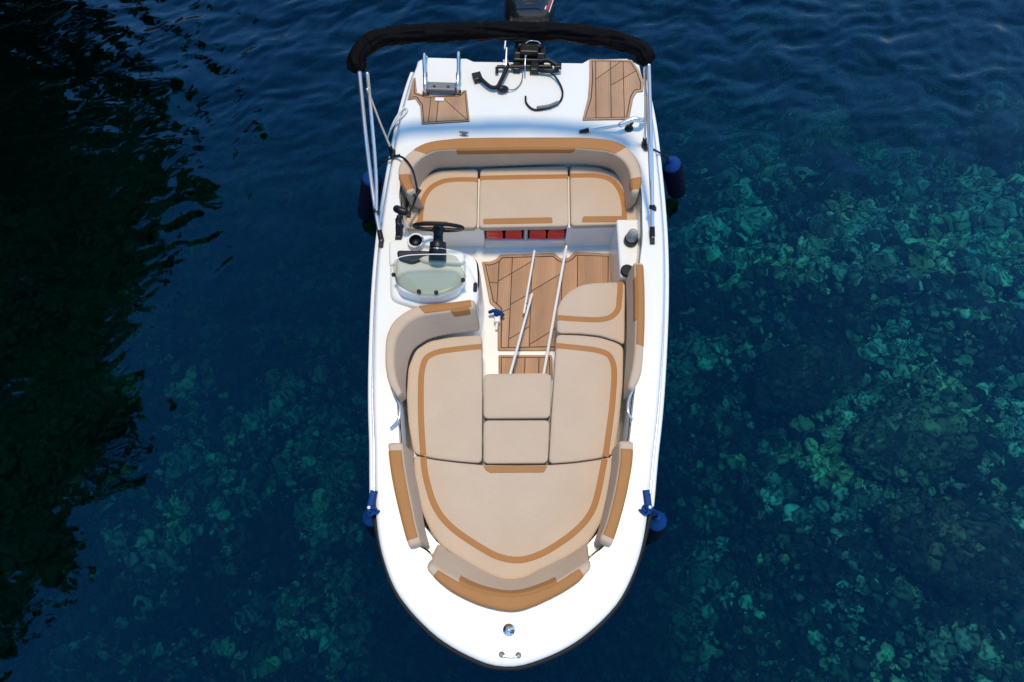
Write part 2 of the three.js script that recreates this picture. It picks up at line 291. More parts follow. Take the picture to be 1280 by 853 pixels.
  tiller: [[-0.422,0.74,-2.364],[-0.358,0.75,-2.298],[-0.261,0.78,-2.225],[-0.217,0.8,-2.292],[-0.183,0.8,-2.411],[-0.218,0.72,-2.273]],
  ropeL: [[-1.235,0.55,-1.519],[-1.133,0.68,-1.505],[-1.048,0.72,-1.548],[-0.931,0.8,-1.447],[-0.83,0.88,-1.275],[-0.794,0.86,-1.182],[-0.866,0.72,-1.174],[-0.901,0.66,-1.125]],
  ropeLoop: [[-1.141,0.66,-1.843],[-1.106,0.68,-1.917],[-1.046,0.7,-2.008],[-1.01,0.7,-2.042],[-1.012,0.7,-1.993],[-1.06,0.69,-1.934],[-1.122,0.67,-1.868]],
  redBoxes: [[-0.306,-1.174],[0.012,-1.187],[0.016,-1.058],[-0.299,-1.045],[0.044,-1.196],[0.355,-1.208],[0.357,-1.072],[0.049,-1.059]],
  binnacle: [[-0.881,0.85,-0.535],[-0.868,0.88,-0.572],[-0.75,0.9,-0.572],[-0.638,0.88,-0.574]],
};
const YAW = -0.0401, OX = 0.04;
// ---------- materials ----------
const grain = tex(512, 512, (u, v) => {            // upholstery: fine grain, slow creases
  const a = 0.5 + 0.22 * tnoise(u, v, 90, 90) + 0.14 * tnoise(u, v, 170, 170, 3) + 0.22 * tnoise(u, v, 5, 7, 9);
  return [a, a, a];
});
grain.repeat.set(2.2, 2.2);
const vinylTone = tex(512, 512, (u, v) => {
  const k = 0.96 + 0.025 * tnoise(u, v, 4, 4, 1) + 0.01 * tnoise(u, v, 22, 22, 5) + 0.02 * tnoise(u, v, 120, 120, 2);
  const w = 0.5 + 0.5 * tnoise(u, v, 6, 6, 7);
  return [k, k * (0.985 + 0.015 * w), k * (0.965 + 0.035 * w)];
});
vinylTone.repeat.set(0.8, 0.8);
const M = {
  gel: new THREE.MeshPhysicalMaterial({ color: rgb(0.80, 0.78, 0.725), roughness: 0.32, clearcoat: 0.4, clearcoatRoughness: 0.15 }),
  beige: new THREE.MeshPhysicalMaterial({ color: rgb(0.575, 0.435, 0.312), map: vinylTone, roughness: 0.62, bumpMap: grain, bumpScale: 0.0028, specularIntensity: 0.6 }),
  tan: new THREE.MeshPhysicalMaterial({ color: rgb(0.39, 0.175, 0.055), map: vinylTone, roughness: 0.6, bumpMap: grain, bumpScale: 0.0016, specularIntensity: 0.6 }),
  seam: new THREE.MeshStandardMaterial({ color: rgb(0.16, 0.12, 0.085), roughness: 0.9 }),
  caulk: new THREE.MeshStandardMaterial({ color: rgb(0.025, 0.02, 0.018), roughness: 0.8 }),
  steel: new THREE.MeshStandardMaterial({ color: rgb(0.78, 0.79, 0.80), metalness: 1, roughness: 0.24 }),
  alu: new THREE.MeshStandardMaterial({ color: rgb(0.80, 0.80, 0.80), metalness: 0.9, roughness: 0.34 }),
  black: new THREE.MeshPhysicalMaterial({ color: rgb(0.007, 0.008, 0.010), roughness: 0.4, specularIntensity: 0.7 }),
  rubber: new THREE.MeshPhysicalMaterial({ color: rgb(0.009, 0.010, 0.013), roughness: 0.6, specularIntensity: 0.5 }),
  canvas: new THREE.MeshPhysicalMaterial({ color: rgb(0.002, 0.002, 0.0028), roughness: 0.6, bumpMap: grain, bumpScale: 0.003, specularIntensity: 0.13 }),
  navy: new THREE.MeshPhysicalMaterial({ color: rgb(0.006, 0.010, 0.022), roughness: 0.25, clearcoat: 0.6 }),
  blue: new THREE.MeshPhysicalMaterial({ color: rgb(0.003, 0.04, 0.17), roughness: 0.6, specularIntensity: 0.35 }),
  blueCloth: new THREE.MeshPhysicalMaterial({ color: rgb(0.002, 0.005, 0.02), roughness: 0.75, specularIntensity: 0.3 }),
  red: new THREE.MeshPhysicalMaterial({ color: rgb(0.74, 0.010, 0.016), roughness: 0.3, clearcoat: 0.3 }),
  grey: new THREE.MeshPhysicalMaterial({ color: rgb(0.16, 0.16, 0.165), roughness: 0.45 }),
  whitePlastic: new THREE.MeshPhysicalMaterial({ color: rgb(0.78, 0.77, 0.74), roughness: 0.4 }),
  cowl: new THREE.MeshPhysicalMaterial({ color: rgb(0.010, 0.011, 0.014), roughness: 0.22, clearcoat: 0.8 }),
  decalRed: new THREE.MeshStandardMaterial({ color: rgb(0.45, 0.02, 0.05), roughness: 0.4 }),
  pole: new THREE.MeshPhysicalMaterial({ color: rgb(0.76, 0.745, 0.71), roughness: 0.35 }),
  rope: new THREE.MeshStandardMaterial({ color: rgb(0.62, 0.62, 0.60), roughness: 0.9 }),
  screen: new THREE.MeshPhysicalMaterial({ color: rgb(0.62, 0.655, 0.58), roughness: 0.04, transmission: 1, thickness: 0, ior: 1.49 }),
  clear: new THREE.MeshPhysicalMaterial({ color: rgb(0.55, 0.56, 0.56), roughness: 0.12, transmission: 0.6, thickness: 0, ior: 1.49 }),
};
const teakTex = tex(512, 512, (u, v) => {           // fine-grooved teak, lines along v
  const s = u * 24, f = s - Math.floor(s), strip = Math.floor(s);
  const groove = f < 0.14 ? 0.72 : 1;
  const tone = 0.92 + 0.08 * Math.sin(strip * 12.9898 + 4.1) + 0.07 * tnoise(u, v, 60, 3, 2) + 0.05 * tnoise(u, v, 160, 9, 5) + 0.05 * tnoise(u, v, 3, 3, 8);
  const k = groove * tone * 0.93;
  return [k, k * 0.97, k * 0.94];
});
teakTex.repeat.set(2.6, 1.6);
const teaks = [[0.48, 0.285, 0.165], [0.445, 0.262, 0.15], [0.51, 0.305, 0.18]].map((c) => new THREE.MeshStandardMaterial({ color: rgb(...c), map: teakTex, bumpMap: teakTex, bumpScale: 0.0015, roughness: 0.7 }));

// ---------- shape tools ----------
function roundCorners(pts, r, n = 4) {               // closed polygon, corners eased
  const out = [], N = pts.length;
  for (let i = 0; i < N; i++) {
    const a = pts[(i + N - 1) % N], b = pts[i], c = pts[(i + 1) % N];
    const ab = Math.hypot(a[0] - b[0], a[1] - b[1]), bc = Math.hypot(c[0] - b[0], c[1] - b[1]);
    const ta = Math.min(r / ab, 0.48), tc = Math.min(r / bc, 0.48);
    const p = [lerp(b[0], a[0], ta), lerp(b[1], a[1], ta)], q = [lerp(b[0], c[0], tc), lerp(b[1], c[1], tc)];
    for (let k = 0; k <= n; k++) { const t = k / n; out.push([lerp(lerp(p[0], b[0], t), lerp(b[0], q[0], t), t), lerp(lerp(p[1], b[1], t), lerp(b[1], q[1], t), t)]); }
  }
  return out.filter((p, i) => { const q = out[(i + 1) % out.length]; return Math.hypot(p[0] - q[0], p[1] - q[1]) > 1e-5; });
}
function area(p) { let s = 0; for (let i = 0; i < p.length; i++) { const a = p[i], b = p[(i + 1) % p.length]; s += a[0] * b[1] - b[0] * a[1]; } return s / 2; }
function ccw(p) { return area(p) < 0 ? p.slice().reverse() : p.slice(); }
function inset(pts, d) {                              // pts counter-clockwise in (x, z)
  const N = pts.length, out = pts.map((b, i) => {
    const a = pts[(i + N - 1) % N], c = pts[(i + 1) % N];
    let ux = b[0] - a[0], uz = b[1] - a[1], l = Math.hypot(ux, uz) || 1; ux /= l; uz /= l;
    let vx = c[0] - b[0], vz = c[1] - b[1]; l = Math.hypot(vx, vz) || 1; vx /= l; vz /= l;
    let nx = -uz - vz, nz = ux + vx; l = Math.hypot(nx, nz) || 1; nx /= l; nz /= l;
    const k = Math.max(0.45, nx * -uz + nz * ux);
    return [b[0] + nx * d / k, b[1] + nz * d / k];
  });
  for (let pass = 0; pass < 6; pass++) for (let i = 0; i < N; i++) {      // tight corners close up instead of crossing over
    const j = (i + 1) % N, e = [out[j][0] - out[i][0], out[j][1] - out[i][1]], f = [pts[j][0] - pts[i][0], pts[j][1] - pts[i][1]];
    if (e[0] * f[0] + e[1] * f[1] < 0) { const m = [(out[i][0] + out[j][0]) / 2, (out[i][1] + out[j][1]) / 2]; out[i] = m; out[j] = m.slice(); }
  }
  return out;
}
const distinct = (P) => P.filter((p, i) => { const q = P[(i + 1) % P.length]; return Math.hypot(p[0] - q[0], p[1] - q[1]) > 1e-4; });
// a slab with rounded upper (and lower) rim; crown lifts the middle a little
function slab(outline, y0, y1, { corner = 0.02, r = 0.012, crown = 0, seg = 4, under = 0 } = {}) {
  const P = ccw(corner ? roundCorners(outline, corner) : outline), rings = [];
  if (under) for (let k = 0; k <= 2; k++) { const a = k / 2 * Math.PI / 2; rings.push([under * (1 - Math.sin(a)), y0 + under * (1 - Math.cos(a))]); }
  else rings.push([0, y0]);
  for (let k = 0; k <= seg; k++) { const a = k / seg * Math.PI / 2; rings.push([r * (1 - Math.cos(a)), y1 - r + r * Math.sin(a)]); }
  if (crown) rings.push([r + 0.008, y1 + crown]);
  const pos = [], uv = [], idx = [], N = P.length; let last;
  for (const [d, y] of rings) { last = d ? inset(P, d) : P; last.forEach((p) => { pos.push(p[0], y, p[1]); uv.push(p[0] + y * 0.7, p[1] + y * 0.7); }); }
  for (let k = 0; k < rings.length - 1; k++) for (let i = 0; i < N; i++) { const j = (i + 1) % N, a = k * N + i, b = k * N + j, c = a + N, d = b + N; idx.push(a, c, b, b, c, d); }
  const top = pos.length / 3, yt = rings[rings.length - 1][1];
  last = distinct(last);
  last.forEach((p) => { pos.push(p[0], yt, p[1]); uv.push(p[0] + yt * 0.7, p[1] + yt * 0.7); });
  const low = pos.length / 3, Q = distinct(under ? inset(P, under) : P);
  Q.forEach((p) => { pos.push(p[0], y0, p[1]); uv.push(p[0], p[1]); });
  const flat = (list) => THREE.ShapeUtils.triangulateShape(list.map((p) => new THREE.Vector2(p[0], p[1])), []);
  for (const t of flat(last)) idx.push(top + t[0], top + t[2], top + t[1]);
  for (const t of flat(Q)) idx.push(low + t[0], low + t[1], low + t[2]);
  const g = geom(pos, idx, uv), nn = g.attributes.normal;
  for (let i = top; i < low; i++) nn.setXYZ(i, 0, 1, 0);
  for (let i = low; i < nn.count; i++) nn.setXYZ(i, 0, -1, 0);
  return g;
}
function smooth2(pts, n, closed = false) {            // even samples along an eased curve through [x, z] points
  const c = new THREE.CatmullRomCurve3(pts.map((p) => V(p[0], 0, p[1])), closed, 'centripetal');
  return c.getSpacedPoints(n).map((p) => [p.x, p.z]);
}
// a flat band that follows a line: trim sewn on a cushion
function band(path, w, y, h = 0.0035, n = 48) {
  const P = path.length > 2 ? smooth2(path, n) : smooth2(path, 6), pos = [], idx = [], uv = [];
  P.forEach((p, i) => {
    const a = P[Math.max(0, i - 1)], b = P[Math.min(P.length - 1, i + 1)]; let tx = b[0] - a[0], tz = b[1] - a[1]; const l = Math.hypot(tx, tz); tx /= l; tz /= l;
    for (const [o, yy] of [[-w / 2, y - 0.004], [-w / 2 + 0.003, y + h], [w / 2 - 0.003, y + h], [w / 2, y - 0.004]]) { pos.push(p[0] - tz * o, yy, p[1] + tx * o); uv.push(p[0] + o, p[1]); }
  });
  for (let i = 0; i < P.length - 1; i++) for (let k = 0; k < 3; k++) { const a = i * 4 + k; idx.push(a, a + 1, a + 4, a + 1, a + 5, a + 4); }
  const e = (P.length - 1) * 4; idx.push(0, 2, 1, 0, 3, 2, e, e + 1, e + 2, e, e + 2, e + 3);
  return geom(pos, idx, uv).toNonIndexed();
}

// sections along a run of stations; each section closed, corners eased
function easeSection(s, r) {                          // s: [[x,y,z]...]
  const out = [], N = s.length;
  for (let i = 0; i < N; i++) {
    const a = V(...s[(i + N - 1) % N]), b = V(...s[i]), c = V(...s[(i + 1) % N]);
    const p = b.clone().lerp(a, Math.min(r / a.distanceTo(b), 0.45)), q = b.clone().lerp(c, Math.min(r / c.distanceTo(b), 0.45));
    for (let k = 0; k <= 4; k++) { const t = k / 4; out.push(p.clone().lerp(b, t).lerp(b.clone().lerp(q, t), t)); }
  }
  return out;
}
function bolster(outer, inner, foot, top, r, n = 56) {
  const A = smooth2(outer, n), B = smooth2(inner, n), C = smooth2(foot, n);
  const S = A.map((a, i) => { const b = B[i], c = C[i]; return easeSection([[a[0], 0.60, a[1]], [a[0], top, a[1]], [b[0], top - 0.004, b[1]], [c[0], 0.503, c[1]], [lerp(c[0], a[0], 0.25), 0.48, lerp(c[1], a[1], 0.25)]], r); }).map((s) => [...s.slice(0, 15), s[14].clone().lerp(s[15], 0.3), s[14].clone().lerp(s[15], 0.62), ...s.slice(15)]);
  const full = [], mid = (s) => s.reduce((m, p) => m.add(p), V(0, 0, 0)).multiplyScalar(1 / s.length);
  const end = (s, o, list) => { const m = mid(s), d = m.clone().sub(mid(o)).normalize(); for (const [k, e] of list) full.push(s.map((p) => m.clone().lerp(p, k).addScaledVector(d, e))); };
  end(S[0], S[1], [[0.55, 0.021], [0.82, 0.017], [0.94, 0.009]]);
  full.push(...S);
  end(S[n], S[n - 1], [[0.94, 0.009], [0.82, 0.017], [0.55, 0.021]]);
  return { S, full };
}
function skin(full, closeEnds = true) {
  const K = full[0].length, pos = [], uv = [], idx = []; let along = 0;
  full.forEach((s, i) => { if (i) along += s[0].distanceTo(full[i - 1][0]); let round = 0; s.forEach((p, k) => { if (k) round += p.distanceTo(s[k - 1]); pos.push(p.x, p.y, p.z); uv.push(along, round); }); });
  for (let i = 0; i < full.length - 1; i++) for (let k = 0; k < K; k++) { const a = i * K + k, b = i * K + (k + 1) % K; idx.push(a, b, a + K, b, b + K, a + K); }
  if (closeEnds) for (const [i, f] of [[0, 1], [full.length - 1, 0]]) { const m = full[i].reduce((q, p) => q.add(p), V(0, 0, 0)).multiplyScalar(1 / K), c = pos.length / 3; pos.push(m.x, m.y, m.z); uv.push(0, 0); for (let k = 0; k < K; k++) { const a = i * K + k, b = i * K + (k + 1) % K; f ? idx.push(c, b, a) : idx.push(c, a, b); } }
  return geom(pos, idx, uv);
}
// a sewn-on panel: part of a bolster's skin between stations t0..t1 and section points k0..k1, 3 mm proud
function panel(S, t0, t1, k0, k1, lift = 0.003) {
  const n = S.length - 1, i0 = Math.round(t0 * n), i1 = Math.round(t1 * n), K = S[0].length, pos = [], uv = [], idx = [];
  const cols = [...Array(k1 - k0 + 1).keys()].map((k) => (k0 + k + K) % K), rows = []; for (let i = i0; i <= i1; i++) rows.push(i);
  const s0 = S[Math.round(n / 2)], s1 = S[Math.round(n / 2) + 1], turn = s0[8].clone().sub(s0[6]).cross(s1[7].clone().sub(S[Math.round(n / 2) - 1][7])).y;
  const at = (i, c) => { const s = S[i], p = s[c], u = s[(c + 1) % K].clone().sub(s[(c + K - 1) % K]), v = S[Math.min(n, i + 1)][c].clone().sub(S[Math.max(0, i - 1)][c]); const m = u.cross(v).normalize(); return [p, turn < 0 ? m.negate() : m]; };
  const R = rows.length, Cn = cols.length; let along = 0;
  rows.forEach((i, ri) => { if (ri) along += S[i][cols[0]].distanceTo(S[i - 1][cols[0]]); cols.forEach((c, ci) => { const [p, m] = at(i, c), edge = ri === 0 || ri === R - 1 || ci === 0 || ci === Cn - 1; const q = p.clone().addScaledVector(m, edge ? -0.002 : lift); pos.push(q.x, q.y, q.z); uv.push(along, ci * 0.02); }); });
  for (let i = 0; i < R - 1; i++) for (let k = 0; k < Cn - 1; k++) { const a = i * Cn + k; idx.push(a, a + 1, a + Cn, a + 1, a + Cn + 1, a + Cn); }
  return geom(pos, idx, uv);
}
const tubeOf = (pts, r, n = 32, m = 10) => {
  const c = new THREE.CatmullRomCurve3(pts.map((p) => V(...p)), false, 'centripetal');
  const g = [new THREE.TubeGeometry(c, pts.length > 2 ? n : 2, r, m)];
  for (const p of [pts[0], pts[pts.length - 1]]) g.push(new THREE.SphereGeometry(r, m, 6).translate(...p));
  return mergeGeometries(g.map((x) => x.index ? x : x));
};
function between(geo, a, b) {                         // a geometry built along +y, set from a to b
  const A = V(...a), B = V(...b), m = new THREE.Matrix4().compose(A, new THREE.Quaternion().setFromUnitVectors(V(0, 1, 0), B.clone().sub(A).normalize()), V(1, 1, 1));
  return geo.applyMatrix4(m);
}
const rod = (a, b, r0, r1 = r0, m = 16) => { const l = V(...a).distanceTo(V(...b)); return between(new THREE.CylinderGeometry(r1, r0, l, m).translate(0, l / 2, 0), a, b); };
const lathe = (prof, m = 24) => new THREE.LatheGeometry(prof.map((p) => new THREE.Vector2(p[0], p[1])), m);
function softBox(w, h, d, r = 0.01, s = 3) {
  const sh = new THREE.Shape(), x = w / 2 - r, y = d / 2 - r;
  sh.moveTo(-x, -y); sh.lineTo(x, -y); sh.lineTo(x, y); sh.lineTo(-x, y);
  return new THREE.ExtrudeGeometry(sh, { depth: Math.max(1e-4, h - 2 * r), bevelThickness: r, bevelSize: r, bevelSegments: s, curveSegments: 4 }).translate(0, 0, r).rotateX(-Math.PI / 2);
}
const merge = (list) => mergeGeometries(list.map((g) => { const h = g.index ? g.toNonIndexed() : g; for (const k of Object.keys(h.attributes)) if (!['position', 'normal', 'uv'].includes(k)) h.deleteAttribute(k); if (!h.attributes.uv) h.setAttribute('uv', new THREE.Float32BufferAttribute(new Float32Array(h.attributes.position.count * 2), 2)); return h; }));
// a thing aboard or beside the boat: built in boat axes, then given its own base point
function thing(name, label, category, build, group) {
  const o = new THREE.Group(); o.name = numbered(name); build(o);
  const box = new THREE.Box3().setFromObject(o), b = V((box.min.x + box.max.x) / 2, box.min.y, (box.min.z + box.max.z) / 2);
  for (const c of o.children) c.position.sub(b);
  const cs = Math.cos(YAW), sn = Math.sin(YAW);
  o.position.set(cs * b.x + sn * b.z + OX, b.y, -sn * b.x + cs * b.z); o.rotation.y = YAW;
  tag(o, label, category, group); scene.add(o); return o;
}

// ---------- hull, deck and fixed mouldings ----------
const half = [[0, 2.102], [0.06, 2.099], [0.12, 2.087], [0.22, 2.053], [0.32, 2.01], [0.43, 1.948], [0.53, 1.872], [0.625, 1.785], [0.705, 1.69], [0.79, 1.53], [0.868, 1.31], [0.945, 0.98], [1.0, 0.66], [1.035, 0.40], [1.075, 0.0], [1.105, -0.4], [1.12, -0.8], [1.118, -1.15], [1.10, -1.6], [1.075, -2.0], [1.03, -2.35], [1.0, -2.5]];
const side = smooth2(half, 90);
const trimmed = (d) => side.map(([x, z]) => { const k = 1 - sstep(0.7, 1.5, z), t = d * k; return [Math.max(0, x - t), z]; });
function rimFrom(list, stern) { return [...list.map(([x, z]) => [x, z]).reverse(), ...list.slice(1).map(([x, z]) => [-x, z])].reverse().concat(stern); }
const boat = thing('motor_boat', 'white open motor boat with beige cushions, teak panels and black bow rail', 'boat', (o) => {
  // hull shell: sections from the gunwale down to the keel, closed at the transom
  {
    const rings = [[0, 0.63, 0], [0.012, 0.56, 0.01], [0.05, 0.36, 0.10], [0.10, 0.18, 0.2], [0.15, 0.05, 0.3], [0.34, -0.1, 0.48], [0.75, -0.26, 0.75], [1.2, -0.36, 1.0]];
    const base = [...trimmed(0.035)].reverse().concat(trimmed(0.035).slice(1).map(([x, z]) => [-x, z])), full = rings.map(([d, y, f]) => base.map(([x, z]) => { const s = Math.sign(x), k = Math.max(0, Math.abs(x) - d * Math.min(1, Math.abs(x) / 0.6 + 0.1)); return V(s * k, y, z - f * sstep(0.2, 2.1, z)); }));
    const pos = [], idx = [], N = base.length;
    full.forEach((r) => r.forEach((p) => pos.push(p.x, p.y, p.z)));
    for (let k = 0; k < full.length - 1; k++) for (let i = 0; i < N - 1; i++) { const a = k * N + i; idx.push(a, a + 1, a + N, a + 1, a + N + 1, a + N); }
    for (let k = 0; k < full.length - 1; k++) { const a = k * N, b = k * N + N - 1; idx.push(a, a + N, b, b, a + N, b + N); }
    mesh('hull', geom(pos, idx), M.navy, o);
  }
  // deck with the cockpit opening
  const stern = [[-0.95, -2.55], [-0.89, -2.60], [-0.53, -2.60], [-0.47, -2.57], [0.455, -2.59], [0.515, -2.635], [0.84, -2.655], [0.945, -2.585]];
  const t = trimmed(0.045), outline = [...t].reverse().concat(t.slice(1).map(([x, z]) => [-x, z]), stern);
  {
    const sh = new THREE.Shape(inset(ccw(outline), 0.026).map(([x, z]) => new THREE.Vector2(x, -z)));
    const hole = roundCorners(D.hole, 0.06); sh.holes.push(new THREE.Path(inset(ccw(hole), -0.016).map(([x, z]) => new THREE.Vector2(x, -z))));
    const g = new THREE.ExtrudeGeometry(sh, { depth: 0.02, bevelThickness: 0.026, bevelSize: 0.026, bevelOffset: 0, bevelSegments: 5, curveSegments: 2 }).rotateX(-Math.PI / 2).translate(0, 0.634, 0);
    mesh('deck', g, M.gel, o);
    const ring = ccw(hole), pos = [], idx = [], N = ring.length;
    for (const [d, y] of [[-0.004, 0.65], [0.004, 0.5], [0.012, 0.13], [0.02, 0.10]]) inset(ring, d).forEach((p) => pos.push(p[0], y, p[1]));
    for (let k = 0; k < 3; k++) for (let i = 0; i < N; i++) { const j = (i + 1) % N, a = k * N + i, b = k * N + j; idx.push(a, b, a + N, b, b + N, a + N); }
    mesh('cockpit_liner', geom(pos, idx), M.gel, o);
    mesh('cockpit_sole', slab(D.hole, 0.07, 0.128, { corner: 0.05, r: 0.004 }), M.gel, o);
  }
  // transom face under the deck
  mesh('transom', softBox(1.92, 0.62, 0.06, 0.012).translate(0, 0.0, -2.53), M.navy, o);
  // rub rails: stainless insert between two white lips along each side, black rubber round the bow
  for (const s of [1, -1]) {
    const run = (d, y) => trimmed(0.045).filter(([x, z]) => z < 1.12 && z > -2.45).map(([x, z]) => [s * (x + d), y, z]);
    const rail = mesh('rub_rail', tubeOf(run(0.026, 0.634), 0.017, 60, 8), M.whitePlastic, o);
    mesh('rail_insert', tubeOf(run(0.007, 0.646), 0.0075, 60, 8), M.steel, rail);
    mesh('rail_groove', tubeOf(run(-0.007, 0.649), 0.005, 60, 6), M.grey, rail);
  }
  {
    const pts = [], list = side.filter(([x, z]) => z > 0.95);
    for (const [x, z] of [...list].reverse()) pts.push([x + 0.008, 0.612, z + 0.01 * sstep(1.2, 2, z)]);
    for (const [x, z] of list.slice(1)) pts.push([-x - 0.008, 0.612, z + 0.01 * sstep(1.2, 2, z)]);
    mesh('bow_rail', tubeOf(pts, 0.016, 120, 10), M.rubber, o);
  }
  // seat bases
  for (const k of ['seatE', 'seatF', 'bowPad', 'padH', 'seatD']) mesh('seat_base', slab(inset(ccw(roundCorners(D[k], 0.03)), 0.018), 0.12, 0.398, { corner: 0, r: 0.01 }), M.gel, o);
  mesh('seat_base', slab([[-0.20, 0.12], [0.235, 0.10], [0.235, 0.49], [-0.20, 0.51]], 0.12, 0.32, { corner: 0.01, r: 0.008 }), M.gel, o);
  {
    // shelf between the bow pad and the deck edge
    const i0 = D.hole.findIndex((q) => q[1] > 0.68 && q[0] > 0), i1 = D.hole.findIndex((q, i) => i > i0 && q[0] < 0 && q[1] < 0.82);
    const out = inset(ccw(D.hole), -0.035), flip = area(D.hole) < 0 ? out.slice().reverse() : out;
    const arc = inset(ccw(D.bowPad), -0.004), pad = (area(D.bowPad) < 0 ? arc.slice().reverse() : arc).slice(8);
    mesh('bow_shelf', slab([...flip.slice(i0, i1 + 1), [-0.70, 0.81], ...pad.reverse()], 0.12, 0.492, { corner: 0, r: 0.004, seg: 1 }), M.gel, o);
  }
  // stern bench: riser with two locker openings
  {
    const b = mesh('bench_base', merge([
      slab([[-0.93, -1.06], [-0.309, -1.075], [-0.309, -1.55], [-0.85, -1.50], [-0.93, -1.35]], 0.12, 0.442, { corner: 0.01, r: 0.006 }),
      slab([[0.357, -1.105], [0.92, -1.135], [0.92, -1.45], [0.80, -1.58], [0.357, -1.60]], 0.12, 0.442, { corner: 0.01, r: 0.006 }),
      slab([[-0.308, -1.062], [0.356, -1.092], [0.356, -1.6], [-0.308, -1.57]], 0.12, 0.25, { corner: 0, r: 0.006 }),
      slab([[0.014, -1.076], [0.044, -1.078], [0.044, -1.56], [0.014, -1.56]], 0.249, 0.441, { corner: 0, r: 0.003 }),
      slab([[-0.308, -1.45], [0.356, -1.47], [0.356, -1.58], [-0.308, -1.57]], 0.249, 0.441, { corner: 0, r: 0.003 }),
    ]), M.gel, o);
    mesh('locker_lining', merge([
      slab([[-0.30, -1.085], [0.008, -1.099], [0.008, -1.44], [-0.30, -1.44]], 0.2505, 0.2545, { corner: 0, r: 0.001 }),
      slab([[0.05, -1.101], [0.35, -1.113], [0.35, -1.44], [0.05, -1.44]], 0.2505, 0.2545, { corner: 0, r: 0.001 }),
      slab([[-0.30, -1.43], [0.008, -1.43], [0.008, -1.442], [-0.30, -1.442]], 0.2555, 0.44, { corner: 0, r: 0.001 }),
      slab([[0.05, -1.43], [0.35, -1.43], [0.35, -1.442], [0.05, -1.442]], 0.2555, 0.44, { corner: 0, r: 0.001 }),
    ]), M.caulk, b);
  }
  // backrests and bolsters, each with its tan panels
  const rest = (name, a, b, c, top, r, panels) => {
    const { S, full } = bolster(D[a], D[b], D[c], top, r), m = mesh(name, skin(full), M.beige, o);
    panels.forEach(([t0, t1, k0, k1], i) => mesh('trim_panel', panel(S, t0, t1, k0, k1, 0.003 + 0.0015 * i), M.tan, m));
  };
  rest('bench_backrest', 'benchTopOuter', 'benchTopInner', 'benchFoot', 0.76, 0.024, [[0.16, 0.84, 5, 12], [0.27, 0.70, 11, 15], [0.0, 0.07, 5, 15], [0.95, 1.0, 5, 15]]);
  rest('bow_bolster', 'bolBTopOuter', 'bolBTopInner', 'bolBFoot', 0.76, 0.022, [[0.03, 0.97, 3, 12], [0.17, 0.80, 11, 15]]);
  rest('bow_side_bolster', 'bolLTopOuter', 'bolLTopInner', 'bolLFoot', 0.76, 0.022, [[0.05, 0.965, 3, 12]]);
  rest('bow_side_bolster', 'bolRTopOuter', 'bolRTopInner', 'bolRFoot', 0.76, 0.022, [[0.05, 0.965, 3, 12]]);
  rest('seat_backrest', 'bolSTopOuter', 'bolSTopInner', 'bolSFoot', 0.76, 0.024, [[0.0, 0.34, 3, 12], [0.02, 0.16, 11, 15]]);
  rest('seat_backrest', 'bolPTopOuter', 'bolPTopInner', 'bolPFoot', 0.76, 0.024, [[0.0, 0.68, 3, 12], [0.10, 0.48, 11, 15]]);
  // teak panels: black bedding, then planks
  const cutBy = (polys, [x0, z0], [x1, z1]) => {
    const nx = -(z1 - z0), nz = x1 - x0, f = (p) => (p[0] - x0) * nx + (p[1] - z0) * nz, out = [];
    for (const P of polys) for (const s of [1, -1]) {
      const q = [];
      P.forEach((a, i) => { const b = P[(i + 1) % P.length], fa = s * f(a), fb = s * f(b); if (fa >= 0) q.push(a); if ((fa > 0 && fb < 0) || (fa < 0 && fb > 0)) { const t = fa / (fa - fb); q.push([lerp(a[0], b[0], t), lerp(a[1], b[1], t)]); } });
      if (q.length > 2 && Math.abs(area(q)) > 4e-4) out.push(q);
    }
    return out;
  };
  const shrink = (P, d) => { const q = inset(ccw(P.filter((p, i) => { const b = P[(i + 1) % P.length]; return Math.hypot(p[0] - b[0], p[1] - b[1]) > 0.004; })), d); return q; };
  const teak = (name, outl, y, rim, cells, corner = 0.015) => {
    const O = ccw(roundCorners(outl, corner, 3)), bed = mesh(name, slab(O, y, y + 0.004, { corner: 0, r: 0.001 }), M.caulk, o);
    const I = inset(O, rim), sh = new THREE.Shape(inset(O, 0.002).map(([x, z]) => new THREE.Vector2(x, -z))); sh.holes.push(new THREE.Path(I.map(([x, z]) => new THREE.Vector2(x, -z))));
    mesh('teak_border', new THREE.ExtrudeGeometry(sh, { depth: 0.005, bevelEnabled: false }).rotateX(-Math.PI / 2).translate(0, y + 0.003, 0), teaks[0], bed);
    const inner = inset(O, rim + 0.005);
    cells(inner).forEach((P, i) => { const q = shrink(P, 0.0028); if (q.length > 2 && area(q) > 3e-4) mesh('teak_plank', slab(q, y + 0.003, y + 0.0085 + (i % 3) * 0.0003, { corner: 0, r: 0.001, seg: 1 }), teaks[i % 3], bed); });
  };
  const column = (P, a, b) => { let q = cutBy([P], [a, -9], [a, 9]).filter((c) => c.reduce((s, p) => s + p[0], 0) / c.length > a); return q.flatMap((c) => cutBy([c], [b, -9], [b, 9])).filter((c) => c.reduce((s, p) => s + p[0], 0) / c.length < b); };
